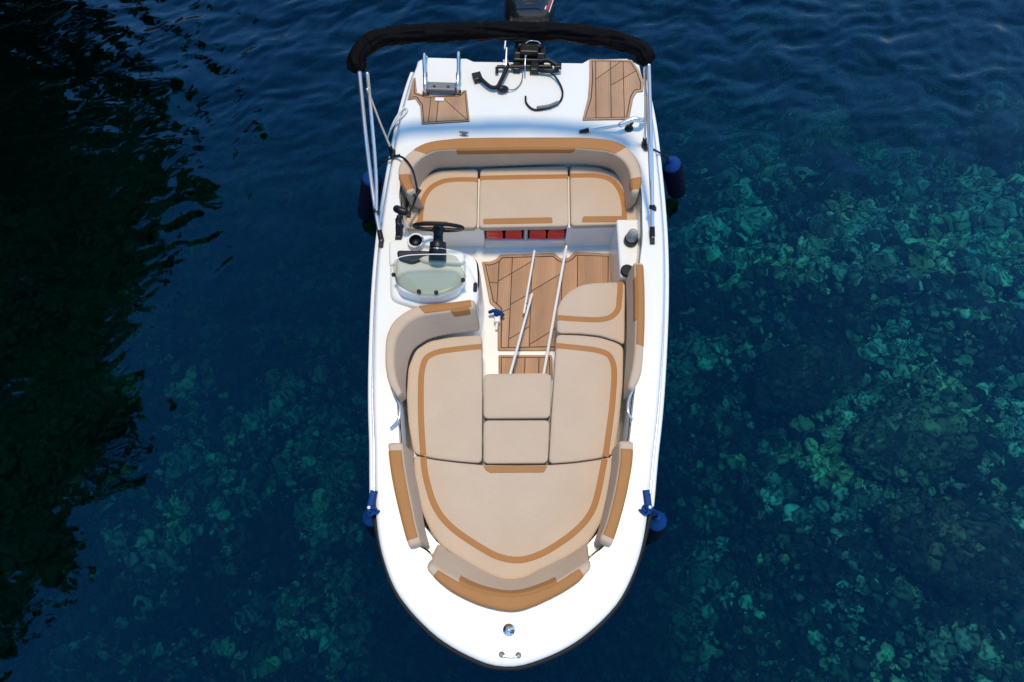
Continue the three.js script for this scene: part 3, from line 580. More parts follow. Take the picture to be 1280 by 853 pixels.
  teak('teak_floor', D.teakFloor, 0.128, 0.03, (I) => [
    [-0.5, -0.185, [[-0.5, -0.745, 0, -0.735], [-0.5, -0.56, 0, -0.53]]],
    [-0.185, -0.075, [[-0.19, -0.75, 0.1, -0.96], [-0.19, -0.45, 0, -0.55]]],
    [-0.075, 0.09, [[-0.19, -0.75, 0.1, -0.96], [-0.075, -0.24, 0.09, -0.36], [-0.075, -0.545, 0.09, -0.66]]],
    [0.09, 0.34, [[0.03, -0.63, 0.34, -0.85], [0.09, -0.20, 0.34, -0.38]]],
    [0.34, 0.47, []], [0.47, 0.9, []],
  ].flatMap(([a, b, cuts]) => cuts.reduce((q, [x0, z0, x1, z1]) => cutBy(q, [x0, z0], [x1, z1]), column(I, a, b))));
  teak('teak_step', D.teakStep, 0.128, 0.022, (I) => [[-0.5, -0.03], [-0.03, 0.06], [0.06, 0.17], [0.17, 0.5]].flatMap(([a, b]) => column(I, a, b)));
  teak('teak_stern_panel', D.teakSternPort, 0.681, 0.022, (I) => [
    [0.3, 0.567, []], [0.567, 0.693, [[0.567, -2.40, 0.80, -2.62]]], [0.693, 0.80, [[0.567, -2.40, 0.80, -2.62], [0.693, -2.34, 0.93, -2.52]]], [0.80, 1.0, [[0.693, -2.34, 0.93, -2.52]]],
  ].flatMap(([a, b, cuts]) => cuts.reduce((q, [x0, z0, x1, z1]) => cutBy(q, [x0, z0], [x1, z1]), column(I, a, b))), 0.01);
  teak('teak_stern_panel', D.teakSternStbd, 0.681, 0.016, (I) => [[-1.1, -0.80, []], [-0.80, -0.735, []], [-0.735, -0.40, [[-0.70, -2.15, -0.50, -1.95]]]].flatMap(([a, b, cuts]) => cuts.reduce((q, [x0, z0, x1, z1]) => cutBy(q, [x0, z0], [x1, z1]), column(I, a, b))), 0.008);
  mesh('teak_latch', softBox(0.075, 0.012, 0.035, 0.004).translate(-0.725, 0.690, -2.13), M.whitePlastic, o);

  // helm console
  const con = mesh('helm_console', merge([
    slab(D.console, 0.12, 0.725, { corner: 0.06, r: 0.035 }),
    slab(D.consoleAft, 0.50, 0.72, { corner: 0.03, r: 0.02 }),
    slab([[-0.90, -0.40], [-0.86, -0.30], [-0.70, -0.255], [-0.56, -0.262], [-0.44, -0.32], [-0.39, -0.42], [-0.41, -0.56], [-0.90, -0.56]], 0.70, 0.845, { corner: 0.04, r: 0.03 }),
  ]), M.gel, o);
  mesh('dash_panel', slab([[-0.90, -0.605], [-0.88, -0.53], [-0.78, -0.50], [-0.72, -0.53], [-0.62, -0.56], [-0.60, -0.61]], 0.70, 0.872, { corner: 0.03, r: 0.012 }), M.black, con);
  mesh('dash_visor', slab([[-0.74, -0.535], [-0.68, -0.51], [-0.44, -0.50], [-0.40, -0.53], [-0.41, -0.60], [-0.62, -0.585], [-0.70, -0.565]], 0.70, 0.88, { corner: 0.02, r: 0.02 }), M.gel, con);
  mesh('cup_holder', merge([lathe([[0.0, 0.0], [0.046, 0.0], [0.048, 0.05], [0.052, 0.056], [0.060, 0.056], [0.064, 0.048], [0.064, 0.0]]).translate(D.cup[0][0], 0.72, D.cup[0][2])]), M.whitePlastic, con);
  mesh('cup_holder_well', lathe([[0.0, 0.0], [0.0462, 0.0], [0.0475, 0.049], [0.0445, 0.049], [0.043, 0.004], [0, 0.004]]).translate(D.cup[0][0], 0.7215, D.cup[0][2]), M.black, con);
  // windscreen
  {
    const n = 28, A = smooth2(D.screenLow, n), B = smooth2(D.screenTop, n), rows = 8, pos = [], idx = [], uv = [];
    for (let k = 0; k <= rows; k++) { const t = k / rows; for (let i = 0; i <= n; i++) { const bulge = Math.sin(Math.PI * t) * 0.012; pos.push(lerp(A[i][0], B[i][0], t), lerp(0.843, 1.04, Math.pow(t, 0.92)) + bulge, lerp(A[i][1], B[i][1], t) + bulge); uv.push(i / n, t); } }
    for (let k = 0; k < rows; k++) for (let i = 0; i < n; i++) { const a = k * (n + 1) + i; idx.push(a, a + 1, a + n + 1, a + 1, a + n + 2, a + n + 1); }
    const w = mesh('windscreen', geom(pos, idx, uv), M.screen, o);
    for (const t of [2, 12, 17, 26]) mesh('screw_cap', lathe([[0, 0.012], [0.012, 0.010], [0.015, 0.004], [0.015, -0.008], [0, -0.008]], 16).translate(lerp(A[t][0], B[t][0], 0.1), 0.868, lerp(A[t][1], B[t][1], 0.1) + 0.004), M.black, w);
    mesh('screen_edge', tubeOf(B.map((p) => [p[0], 1.04, p[1]]), 0.0035, 40, 6), M.whitePlastic, w);
  }
  // steering wheel: facing aft, tipped up
  {
    const c = V(...D.wheel[0]), nrm = V(0, Math.sin(0.41), -Math.cos(0.41)), q = new THREE.Quaternion().setFromUnitVectors(V(0, 0, 1), nrm);
    const put = (g) => g.applyQuaternion(q).translate(c.x, c.y, c.z);
    const w = mesh('steering_wheel', put(new THREE.TorusGeometry(0.172, 0.014, 12, 40)), M.rubber, o);
    for (const a of [0.35, 2.79, -1.57]) mesh('spoke', put(softBox(0.155, 0.012, 0.032, 0.005).rotateX(Math.PI / 2).translate(0.095, 0, -0.012).rotateZ(a)), M.black, w);
    mesh('hub', put(lathe([[0, 0.012], [0.035, 0.008], [0.045, -0.01], [0.034, -0.05], [0.034, -0.07], [0, -0.07]]).rotateX(Math.PI / 2)), M.black, w);
    mesh('column', put(lathe([[0.034, -0.06], [0.036, -0.10], [0.058, -0.108], [0.060, -0.15], [0.056, -0.155], [0.062, -0.16], [0.064, -0.24], [0, -0.24]]).rotateX(Math.PI / 2)), M.black, w);
    mesh('column_ring', put(new THREE.TorusGeometry(0.058, 0.004, 8, 28).translate(0, 0, -0.156)), M.steel, w);
  }
  // throttle on the starboard coaming
  {
    const p = D.throttle, b = mesh('throttle', slab([[-0.965, -0.93], [-0.90, -0.95], [-0.885, -0.80], [-0.91, -0.735], [-0.955, -0.74]], 0.655, 0.70, { corner: 0.025, r: 0.012 }), M.gel, o);
    mesh('lever', merge([tubeOf([[-0.925, 0.70, -0.79], [-0.925, 0.775, -0.85], [-0.918, 0.815, -0.915]], 0.022, 16), tubeOf([[-0.940, 0.83, -0.975], [-0.915, 0.845, -0.955], [-0.875, 0.842, -0.945]], 0.030, 10), tubeOf([[-0.93, 0.80, -0.90], [-0.92, 0.80, -0.86], [-0.90, 0.79, -0.85]], 0.02, 8), softBox(0.05, 0.05, 0.11, 0.016).translate(-0.925, 0.695, -0.83)]), M.black, b);
    mesh('kill_switch', softBox(0.02, 0.012, 0.06, 0.004).rotateY(0.5).translate(-0.955, 0.70, -0.70), M.grey, b);
  }
  // small deck fittings
  mesh('courtesy_light', new THREE.CapsuleGeometry(0.015, 0.05, 6, 12).rotateX(Math.PI / 2).translate(-0.325, 0.722, -0.40), M.black, o);
  {
    const n = mesh('stern_light', lathe([[0, 0], [0.052, 0], [0.055, 0.02], [0.052, 0.05], [0.046, 0.055], [0, 0.055]]).translate(0.845, 0.55, -0.93), M.black, o);
    mesh('lens', lathe([[0.043, 0.0], [0.043, 0.05], [0.034, 0.085], [0.018, 0.102], [0, 0.106]]).translate(0.845, 0.604, -0.93), M.clear, n);
    mesh('lamp_core', lathe([[0, 0], [0.022, 0], [0.022, 0.06], [0.012, 0.072], [0, 0.074]]).translate(0.845, 0.606, -0.93), M.grey, n);
    mesh('light_shelf', slab([[0.74, -1.13], [0.93, -1.14], [0.93, -0.62], [0.76, -0.62]], 0.12, 0.552, { corner: 0.02, r: 0.02 }), M.gel, o);
  }
  mesh('speaker', lathe([[0, 0.012], [0.03, 0.008], [0.045, 0.012], [0.05, 0.004], [0.05, -0.02], [0, -0.02]]).translate(0.812, 0.57, -0.665), M.rubber, o);
  {
    const c = mesh('bow_light', lathe([[0, 0.03], [0.012, 0.029], [0.018, 0.02], [0.02, 0.012], [0.034, 0.008], [0.038, 0], [0, 0]]).translate(0.017, 0.68, 1.896), M.steel, o);
    mesh('lens', softBox(0.028, 0.018, 0.02, 0.005).translate(0.036, 0.688, 1.905), M.black, c);
  }
  mesh('bow_handle', tubeOf([[-0.022, 0.67, 2.03], [-0.02, 0.70, 2.04], [0.03, 0.702, 2.045], [0.08, 0.70, 2.04], [0.082, 0.67, 2.03]], 0.007, 24, 8), M.steel, o);
  for (const x of [-0.02, 0.08]) mesh('handle_foot', lathe([[0, 0.012], [0.012, 0.011], [0.018, 0.003], [0.018, -0.004], [0, -0.004]], 14).translate(x, 0.68, 2.035), M.grey, o);
  mesh('grab_rail', tubeOf(D.grabL.map(([x, y, z]) => [x, y + 0.004, z]), 0.0085, 30, 8), M.steel, o);
  mesh('grab_rail', tubeOf(D.grabR.map(([x, y, z]) => [x, y + 0.004, z]), 0.0085, 30, 8), M.steel, o);
  mesh('stern_cleat', merge([softBox(0.035, 0.03, 0.03, 0.008).translate(-0.5, 0.68, -1.79), tubeOf([[-0.53, 0.715, -1.79], [-0.5, 0.712, -1.79], [-0.47, 0.715, -1.785]], 0.009, 10, 8)]), M.grey, o);
});
// ---------- loose cushions ----------
function eased(P, a, b) {                             // the run a..b of an outline drawn as one fair curve
  return [...P.slice(0, a), ...smooth2(P.slice(a, b).filter((q, i, l) => i % 2 === 0 || i === l.length - 1), 34)];
}
function cushion(name, key, label, stripe, patch, y0 = 0.40, y1 = 0.505) {
  return thing(name, label, 'cushion', (o) => {
    const c = mesh('cover', slab(key === 'bowPad' ? eased(D[key], 9, 27) : D[key], y0, y1, { corner: 0.04, r: 0.015, crown: 0.002, under: 0.012, seg: 5 }), M.beige, o);
    if (stripe) mesh('trim_stripe', band(D[stripe], 0.046, y1 + 0.002), M.tan, o);
    if (patch) mesh('trim_panel', slab(D[patch], y1 - 0.008, y1 + 0.005, { corner: 0.012, r: 0.003, seg: 2 }), M.tan, o);
  }, 'boat seat cushions');
}
cushion('seat_cushion', 'seatA', 'stern bench cushion behind the steering wheel with curved tan stripe', 'stripeA', 'patchA', 0.444, 0.506);
cushion('seat_cushion', 'seatB', 'middle stern bench cushion above the red canisters', 'stripeB', 'patchB', 0.444, 0.506);
cushion('seat_cushion', 'seatC', 'stern bench corner cushion beside the grey dome light', 'stripeC', 'patchC', 0.444, 0.506);
cushion('seat_cushion', 'seatD', 'small rounded beige side cushion jutting over the teak floor', 'stripeD');
cushion('seat_cushion', 'seatE', 'long beige side cushion joining the small rounded cushion and bow pad', 'stripeE');
cushion('seat_cushion', 'seatF', 'long beige side cushion in front of the windscreen backrest', 'stripeF');
cushion('infill_cushion', 'padG', 'plain square beige infill pad lying over the pole ends', null, null, 0.40, 0.508);
cushion('infill_cushion', 'padH', 'plain square beige infill pad against the bow pad', null, null, 0.40, 0.506);
cushion('bow_cushion', 'bowPad', 'large rounded beige bow pad with long tan U stripe', 'bowStripe', 'bowPatch');

// ---------- red canisters in the bench lockers ----------
{
  const spots = [[-0.225, -1.135], [-0.070, -1.142], [0.127, -1.15], [0.275, -1.157]];
  spots.forEach(([x, z], i) => thing('red_canister', 'red plastic canister stowed in a locker under the stern bench', 'canister', (o) => {
    mesh('body', softBox(0.132, 0.145, 0.13, 0.024, 4).translate(x, 0.2555, z), M.red, o);
    mesh('handle', tubeOf([[x - 0.035, 0.396, z + 0.01], [x - 0.03, 0.408, z + 0.02], [x + 0.03, 0.408, z + 0.02], [x + 0.035, 0.396, z + 0.01]], 0.007, 16, 8), M.red, o);
mesh('rib', softBox(0.10, 0.014, 0.012, 0.004).translate(x, 0.315, z + 0.0625), M.red, o);
  }, 'canisters under the stern bench'));
}

// ---------- poles stowed over the cockpit floor ----------
thing('boat_pole', 'slim pale two piece pole with overlapping sections over teak floor', 'pole', (o) => {
  mesh('section', tubeOf(D.poleA1, 0.0095, 2, 10), M.pole, o);
  mesh('section', tubeOf([D.poleA2[0], D.poleA2[2]], 0.0105, 2, 10), M.pole, o);
  const a = V(...D.poleA1[0]).lerp(V(...D.poleA1[1]), 0.86), b = V(...D.poleA2[0]).lerp(V(...D.poleA2[2]), 0.1);
  mesh('clamp', rod(a.toArray(), b.toArray(), 0.008), M.grey, o);
}, 'slim poles in the cockpit');
thing('boat_pole', 'slim pale one piece pole running beside the small rounded cushion', 'pole', (o) => {
  mesh('shaft', tubeOf([D.poleB[0], D.poleB[2]], 0.0115, 2, 12), M.pole, o);
  mesh('end_cap', lathe([[0, 0.02], [0.012, 0.018], [0.0145, 0], [0.0145, -0.03], [0, -0.03]], 14).rotateX(-Math.PI / 2).translate(...D.poleB[0]), M.alu, o);
}, 'slim poles in the cockpit');
thing('hose_nozzle', 'small white nozzle with blue cap standing beside teak floor', 'nozzle', (o) => {
  mesh('body', merge([softBox(0.05, 0.06, 0.07, 0.014).translate(-0.175, 0.128, -0.40), rod([-0.175, 0.16, -0.38], [-0.178, 0.15, -0.31], 0.012, 0.009)]), M.whitePlastic, o);
  mesh('cap', merge([tubeOf([[-0.235, 0.195, -0.445], [-0.20, 0.212, -0.452], [-0.165, 0.212, -0.445], [-0.13, 0.195, -0.425]], 0.015, 14, 10), lathe([[0, 0.03], [0.022, 0.028], [0.026, 0], [0, 0]]).translate(-0.18, 0.185, -0.435)]), M.blue, o);
});

// ---------- folded bimini ----------
thing('bimini_top', 'folded black canvas bimini on aluminium tubes leaning over the stern', 'bimini', (o) => {
  const c = new THREE.CatmullRomCurve3(D.bimini.map((p) => V(...p)), false, 'centripetal'), n = 200, m = 40, pos = [], uv = [], idx = [];
  for (let i = 0; i <= n; i++) {
    const t = i / n, p = c.getPointAt(t), T = c.getTangentAt(t), side_ = V(0, 1, 0).cross(T).normalize(), up = T.clone().cross(side_).normalize();
    const endK = Math.min(1, Math.min(t, 1 - t) * 30 + 0.72);
    for (let k = 0; k <= m; k++) {
      const a = k / m * 2 * Math.PI, w = k % m;
      const fold = 0.009 * noise3(t * 9, Math.cos(a) * 1.4, Math.sin(a) * 1.4) + 0.0035 * noise3(t * 30 + a * 0.6, Math.cos(a) * 1.3 + 4, Math.sin(a) * 1.3) + 0.0012 * noise3(t * 80, Math.cos(a) * 2, Math.sin(a) * 2 + 7) - 0.010 * Math.exp(-(((a + 0.6 * Math.sin(t * 7)) - 2.1) ** 2) / 0.02);
      const r = (0.062 + fold) * endK, q = p.clone().addScaledVector(side_, Math.cos(a) * r * 1.02).addScaledVector(up, Math.sin(a) * r * 0.9);
      pos.push(q.x, q.y, q.z); uv.push(t * 2.4, k / m * 0.4);
    }
  }
  for (let i = 0; i < n; i++) for (let k = 0; k < m; k++) { const a = i * (m + 1) + k; idx.push(a, a + m + 1, a + 1, a + 1, a + m + 1, a + m + 2); }
  for (const [i, f] of [[0, 0], [n, 1]]) { const p = c.getPointAt(i / n), b = pos.length / 3; pos.push(p.x, p.y, p.z); uv.push(0, 0); for (let k = 0; k < m; k++) { const a = i * (m + 1) + k; f ? idx.push(b, a, a + 1) : idx.push(b, a + 1, a); } }
  const cover = mesh('canvas_cover', geom(pos, idx, uv), M.canvas, o);
  for (const t of [0.10, 0.28, 0.47, 0.66, 0.86]) {
    const p = c.getPointAt(t), T = c.getTangentAt(t), g = new THREE.TorusGeometry(0.0625, 0.0035, 6, 30); g.applyQuaternion(new THREE.Quaternion().setFromUnitVectors(V(0, 0, 1), T)).translate(p.x, p.y, p.z);
    mesh('strap', g, M.canvas, cover);
  }
  for (const k of ['bimL1', 'bimR1']) mesh('main_tube', tubeOf(D[k], 0.0150, 36, 12), M.alu, o);
  for (const k of ['bimL2', 'bimR3']) mesh('second_tube', tubeOf(D[k], 0.0130, 36, 12), M.alu, o);
  for (const k of ['bimL3', 'bimR2']) mesh('support_strut', tubeOf(D[k], 0.0105, 30, 10), M.alu, o);
  for (const k of ['bimL1', 'bimR1']) {
    const [x, y, z] = D[k][3], e = V(...D[k][3]), b = V(...D[k][2]), d = b.clone().sub(e).normalize();
    mesh('deck_hinge', merge([softBox(0.036, 0.03, 0.075, 0.010).translate(x, 0.678, z + 0.02), rod([x, y, z], e.clone().addScaledVector(d, 0.075).toArray(), 0.021, 0.019)]), M.black, o);
    const q = e.clone().addScaledVector(d, 0.205);
    mesh('tube_clamp', merge([rod(q.toArray(), q.clone().addScaledVector(d, 0.03).toArray(), 0.0235), softBox(0.035, 0.03, 0.03, 0.008).translate(q.x + 0.012, q.y - 0.012, q.z)]), M.black, o);
  }
  for (const k of ['bimL3', 'bimR2']) { const [x, y, z] = D[k][2], e = V(x, y, z), d = V(...D[k][1]).sub(e).normalize(); mesh('deck_hinge', merge([softBox(0.045, 0.022, 0.06, 0.008).translate(x, 0.678, z), rod([x, 0.69, z], e.clone().addScaledVector(d, 0.06).toArray(), 0.020, 0.017), lathe([[0, 0.03], [0.022, 0.026], [0.025, 0], [0, 0]], 14).translate(x + 0.012, 0.695, z + 0.035)]), M.black, o); }
});
thing('deck_strut', 'short chrome strut with black feet lying beside the larger teak stern panel', 'strut', (o) => {
  const a = D.armR;
  mesh('tube', tubeOf([[a[0][0] + 0.03, 0.70, a[0][2]], [a[1][0], 0.76, a[1][2]]], 0.0125, 2, 12), M.steel, o);
  mesh('elbow', tubeOf([[a[1][0] - 0.01, 0.76, a[1][2]], [a[2][0] - 0.03, 0.785, a[2][2] - 0.01], [a[2][0] + 0.03, 0.775, a[2][2] - 0.01], [a[3][0] - 0.01, 0.72, a[3][2]]], 0.022, 20, 12), M.steel, o);
  mesh('foot', rod([a[0][0] - 0.03, 0.693, a[0][2] + 0.01], [a[0][0] + 0.045, 0.703, a[0][2] - 0.003], 0.012, 0.02), M.black, o);
  mesh('foot', merge([lathe([[0, 0.02], [0.032, 0.018], [0.036, 0], [0, 0]], 20).translate(0.835, 0.679, -1.905), rod([0.835, 0.69, -1.905], [0.85, 0.77, -1.905], 0.014)]), M.black, o);
});

// ---------- swim ladder ----------
thing('swim_ladder', 'folded steel swim ladder with grey step on the stern corner', 'ladder', (o) => {
  for (const k of ['ladderA', 'ladderB']) {
    const [a, b, c, d, e] = D[k];
    mesh('side_rail', tubeOf([[a[0], 0.68, a[2] + 0.01], [a[0], 0.745, a[2] - 0.005], [b[0], 0.775, b[2]], [c[0], 0.785, c[2]], [d[0], 0.77, d[2] - 0.03], [d[0], 0.70, d[2] - 0.09], [d[0], 0.45, d[2] - 0.12]], 0.0155, 40, 12), M.steel, o);
    mesh('rail_foot', softBox(0.055, 0.022, 0.05, 0.008).translate(a[0], 0.678, a[2] + 0.005), M.black, o);
    mesh('rail_collar', rod([b[0], 0.772, b[2] + 0.0], [b[0], 0.776, b[2] - 0.035], 0.0185), M.grey, o);
  }
  const st = mesh('step', softBox(0.235, 0.05, 0.085, 0.012).translate(-0.715, 0.70, -2.225), M.grey, o);
  for (const x of [-0.77, -0.655]) mesh('bolt', lathe([[0, 0.006], [0.010, 0.005], [0.012, 0], [0, 0]], 14).translate(x, 0.7505, -2.215), M.black, st);
});

// ---------- outboard motor ----------
thing('outboard_motor', 'black outboard motor with raised cowl panel and red white side flash', 'outboard', (o) => {
  const ring = (y, w, zf, zb, e = 3.2, n = 40) => { const s = []; for (let k = 0; k < n; k++) { const a = k / n * 2 * Math.PI, c = Math.cos(a), q = Math.sin(a), f = (v) => Math.sign(v) * Math.pow(Math.abs(v), 2 / e); s.push(V(f(c) * w * (1 - 0.12 * Math.max(0, -f(q))), y, (zf + zb) / 2 + f(q) * (zf - zb) / 2)); } return s; };
  const cx = -0.01, shift = (list) => list.map((s) => s.map((p) => V(p.x + cx, p.y, p.z)));
  const cowl = mesh('cowl', skin(shift([ring(0.74, 0.16, -2.70, -3.12), ring(0.78, 0.195, -2.665, -3.20), ring(0.86, 0.212, -2.655, -3.26), ring(0.98, 0.218, -2.66, -3.29), ring(1.06, 0.205, -2.675, -3.28), ring(1.12, 0.172, -2.71, -3.24), ring(1.145, 0.13, -2.75, -3.19), ring(1.155, 0.06, -2.83, -3.1)])), M.cowl, o);
  mesh('cowl_top', skin(shift([ring(0.90, 0.100, -2.652, -3.0, 6), ring(1.04, 0.110, -2.668, -3.1, 6), ring(1.10, 0.108, -2.70, -3.16, 6), ring(1.158, 0.09, -2.76, -3.16, 6), ring(1.164, 0.05, -2.83, -3.08, 6)])), M.cowl, cowl);
  for (const x of [-0.06, 0.01]) mesh('cowl_vent', softBox(0.045, 0.03, 0.012, 0.005).rotateX(-0.3).translate(cx + x, 0.93, -2.652), M.black, cowl);
  for (const [x, m, w] of [[0.146, 'whitePlastic', 0.009], [0.162, 'decalRed', 0.016], [0.180, 'whitePlastic', 0.006]]) for (const s of [1]) mesh('side_flash', softBox(w, 0.008, 0.26, 0.002).rotateX(0.12).rotateZ(-s * 0.75).rotateY(-s * 0.16).translate(cx + s * (x + 0.008), 1.172 - x * 0.42 - Math.max(0, x - 0.16) * 0.5, -2.84), M[m], cowl);
  mesh('midsection', skin(shift([ring(-0.30, 0.05, -2.74, -3.0, 2.4), ring(0.1, 0.06, -2.72, -3.0, 2.4), ring(0.5, 0.085, -2.69, -3.02, 2.6), ring(0.76, 0.14, -2.69, -3.08, 3)])), M.black, o);
  const gear = mesh('gearcase', lathe([[0, 0.32], [0.03, 0.28], [0.052, 0.18], [0.055, 0.05], [0.045, -0.02], [0, -0.03]], 18).rotateX(Math.PI / 2).translate(cx, -0.42, -2.98), M.black, o);
  mesh('skeg', softBox(0.014, 0.16, 0.16, 0.005).translate(cx, -0.60, -2.86), M.black, gear);
  mesh('cavitation_plate', softBox(0.19, 0.014, 0.34, 0.006).translate(cx, -0.29, -2.92), M.black, gear);
  for (let k = 0; k < 3; k++) mesh('propeller_blade', softBox(0.075, 0.012, 0.12, 0.005).rotateZ(0.5).translate(0, 0, 0).rotateY(0.5).rotateX(Math.PI / 2).translate(0, 0.08, 0).rotateZ(k * 2.094).translate(cx, -0.42, -3.06), M.black, gear);
  mesh('clamp_bracket', merge([softBox(0.075, 0.34, 0.10, 0.015).translate(-0.09, 0.42, -2.63), softBox(0.075, 0.34, 0.10, 0.015).translate(0.10, 0.42, -2.63), softBox(0.26, 0.055, 0.12, 0.015).translate(0, 0.70, -2.58), softBox(0.20, 0.10, 0.10, 0.02).translate(0, 0.72, -2.66), softBox(0.06, 0.05, 0.10, 0.012).translate(-0.10, 0.68, -2.49), softBox(0.075, 0.06, 0.12, 0.014).translate(0.05, 0.68, -2.49)]), M.black, o);
  mesh('swivel_head', merge([softBox(0.15, 0.05, 0.12, 0.014).translate(0.0, 0.775, -2.60), rod([-0.15, 0.715, -2.485], [0.20, 0.715, -2.495], 0.018)]), M.black, o);
  mesh('tilt_lever', merge([tubeOf([[0.09, 0.74, -2.53], [0.16, 0.75, -2.53], [0.235, 0.745, -2.485]], 0.02, 14), softBox(0.06, 0.035, 0.05, 0.01).translate(0.245, 0.725, -2.475), tubeOf([[0.10, 0.71, -2.45], [0.17, 0.715, -2.44], [0.245, 0.71, -2.455]], 0.014, 12)]), M.black, o);
  mesh('steering_rod', merge([rod([-0.19, 0.73, -2.44], [-0.19, 0.78, -2.62], 0.013, 0.009), softBox(0.05, 0.035, 0.06, 0.01).translate(-0.195, 0.715, -2.50), rod([-0.205, 0.79, -2.60], [-0.2, 0.83, -2.68], 0.01)]), M.alu, o);
  mesh('steering_arm', merge([rod([-0.265, 0.725, -2.465], [-0.05, 0.73, -2.47], 0.015), rod([-0.265, 0.725, -2.465], [-0.265, 0.70, -2.42], 0.014)]), M.black, o);
  mesh('tie_wire', merge([tubeOf([[-0.035, 0.80, -2.56], [-0.03, 0.77, -2.52], [-0.03, 0.75, -2.46], [-0.028, 0.70, -2.40]], 0.006, 16, 8), rod([-0.005, 0.805, -2.57], [-0.03, 0.775, -2.53], 0.005), new THREE.SphereGeometry(0.011, 12, 8).translate(-0.04, 0.81, -2.575)]), M.steel, o);
  mesh('latch_plate', merge([tubeOf([[-0.03, 0.83, -2.63], [0.0, 0.845, -2.64], [0.06, 0.845, -2.64], [0.09, 0.83, -2.63]], 0.006, 14, 8), new THREE.SphereGeometry(0.012, 10, 8).translate(0.04, 0.85, -2.64)]), M.steel, o);
});
thing('control_cable', 'looped black cable with grey sleeve on the white stern deck', 'cable', (o) => {
  mesh('cable', tubeOf(D.cable.map(([x, y, z], i) => [x, i < 2 ? y : 0.692, z]), 0.0085, 60, 10), M.rubber, o);
  mesh('sleeve', tubeOf([[0.25, 0.71, -2.125], [0.18, 0.712, -2.085], [0.09, 0.708, -2.068]], 0.013, 16, 10), M.grey, o);
});
thing('fuel_hose', 'curved black hose with priming bulb and square fitting at the motor', 'hose', (o) => {
  mesh('fitting', softBox(0.075, 0.05, 0.085, 0.014).rotateY(0.35).translate(-0.425, 0.68, -2.365), M.black, o);
  mesh('hose', tubeOf([[-0.40, 0.72, -2.345], [-0.355, 0.72, -2.295], [-0.30, 0.715, -2.255], [-0.255, 0.715, -2.26], [-0.225, 0.725, -2.32], [-0.19, 0.735, -2.42], [-0.175, 0.735, -2.48]], 0.017, 40, 12), M.rubber, o);
  mesh('priming_bulb', lathe([[0, 0.05], [0.014, 0.046], [0.03, 0.02], [0.03, -0.02], [0.014, -0.046], [0, -0.05]], 18).rotateZ(1.3).rotateY(0.3).translate(-0.205, 0.71, -2.245), M.black, o);
  mesh('thin_wire', tubeOf([[-0.17, 0.71, -2.24], [-0.11, 0.695, -2.26], [-0.06, 0.695, -2.33], [-0.045, 0.72, -2.43]], 0.0045, 24, 8), M.grey, o);
});

// ---------- fenders ----------
function fender(name, label, line, top, bottom, r, len, mats) {
  return thing(name, label, 'fender', (o) => {
    const T = V(...top), B = V(...bottom), d = B.clone().sub(T).normalize(), e = T.clone().addScaledVector(d, len);
    const body = mesh('body', between(lathe([[0, 0], [r * 0.55, 0.004], [r * 0.9, 0.03], [r, 0.07], [r, len - 0.09], [r * 0.88, len - 0.045], [r * 0.45, len - 0.012], [0.022, len], [0, len]], 26), e.toArray(), T.toArray()), mats[0], o);
    mesh('end_cap', between(lathe([[r * 0.92, 0], [r * 0.90, 0.022], [r * 0.47, 0.056], [0.024, 0.07], [0.02, 0.10], [0, 0.10]], 26), T.clone().addScaledVector(d, 0.058).toArray(), T.clone().addScaledVector(d, -0.05).toArray()), mats[1], o);
    mesh('line', tubeOf(line, 0.0075, 24, 8), mats[2], o);
  }, 'fenders along the hull');
}
fender('fender', 'dark blue fender hanging beside the stern bench corner and dome light', [[0.955, 0.695, -1.735], [1.03, 0.69, -1.70], [1.10, 0.66, -1.68], [1.185, 0.57, -1.69]], [1.19, 0.56, -1.69], [1.36, 0.06, -1.72], 0.082, 0.52, [M.blueCloth, M.blue, M.rubber]);
fender('fender', 'dark blue fender hanging below the throttle side bimini tubes', [[-1.0, 0.70, -1.56], [-1.07, 0.69, -1.53], [-1.14, 0.67, -1.50], [-1.23, 0.55, -1.48]], [-1.235, 0.54, -1.48], [-1.37, 0.04, -1.38], 0.085, 0.52, [M.blueCloth, M.blue, M.rubber]);
fender('bow_fender', 'small blue fender below the bow rail beside the port bolster', [[0.875, 0.70, 1.13], [0.93, 0.68, 1.14], [0.975, 0.57, 1.16]], [0.985, 0.50, 1.17], [1.02, 0.0, 1.22], 0.075, 0.42, [M.blueCloth, M.blue, M.blue]);
fender('bow_fender', 'small blue fender below the bow rail beside the starboard bolster', [[-0.89, 0.70, 1.20], [-0.93, 0.68, 1.20], [-0.95, 0.57, 1.21]], [-0.945, 0.48, 1.22], [-0.96, 0.0, 1.28], 0.070, 0.42, [M.blueCloth, M.blue, M.blue]);
[[1, 0.885, 1.07, 0.10, 'blue knotted cover on the port gunwale above its bow fender'], [-1, -0.905, 1.145, -0.12, 'blue knotted cover on the starboard gunwale above its bow fender']].forEach(([s, x, z, a, label]) => thing('cleat_cover', label, 'cover', (o) => {
  mesh('cover', softBox(0.046, 0.045, 0.11, 0.016, 4).rotateY(a).translate(x, 0.672, z), M.blue, o);
  mesh('knot', merge([new THREE.TorusKnotGeometry(0.02, 0.009, 48, 8, 2, 3).rotateX(Math.PI / 2).translate(x - s * 0.008, 0.70, z + 0.075), tubeOf([[x - s * 0.01, 0.70, z + 0.08], [x - s * 0.035, 0.695, z + 0.09], [x - s * 0.05, 0.69, z + 0.075]], 0.009, 10, 8)]), M.blue, o);
  mesh('bead', new THREE.SphereGeometry(0.012, 14, 10).translate(x + s * 0.012, 0.712, z + 0.058), M.whitePlastic, o);
}, 'blue covers on the gunwale'));

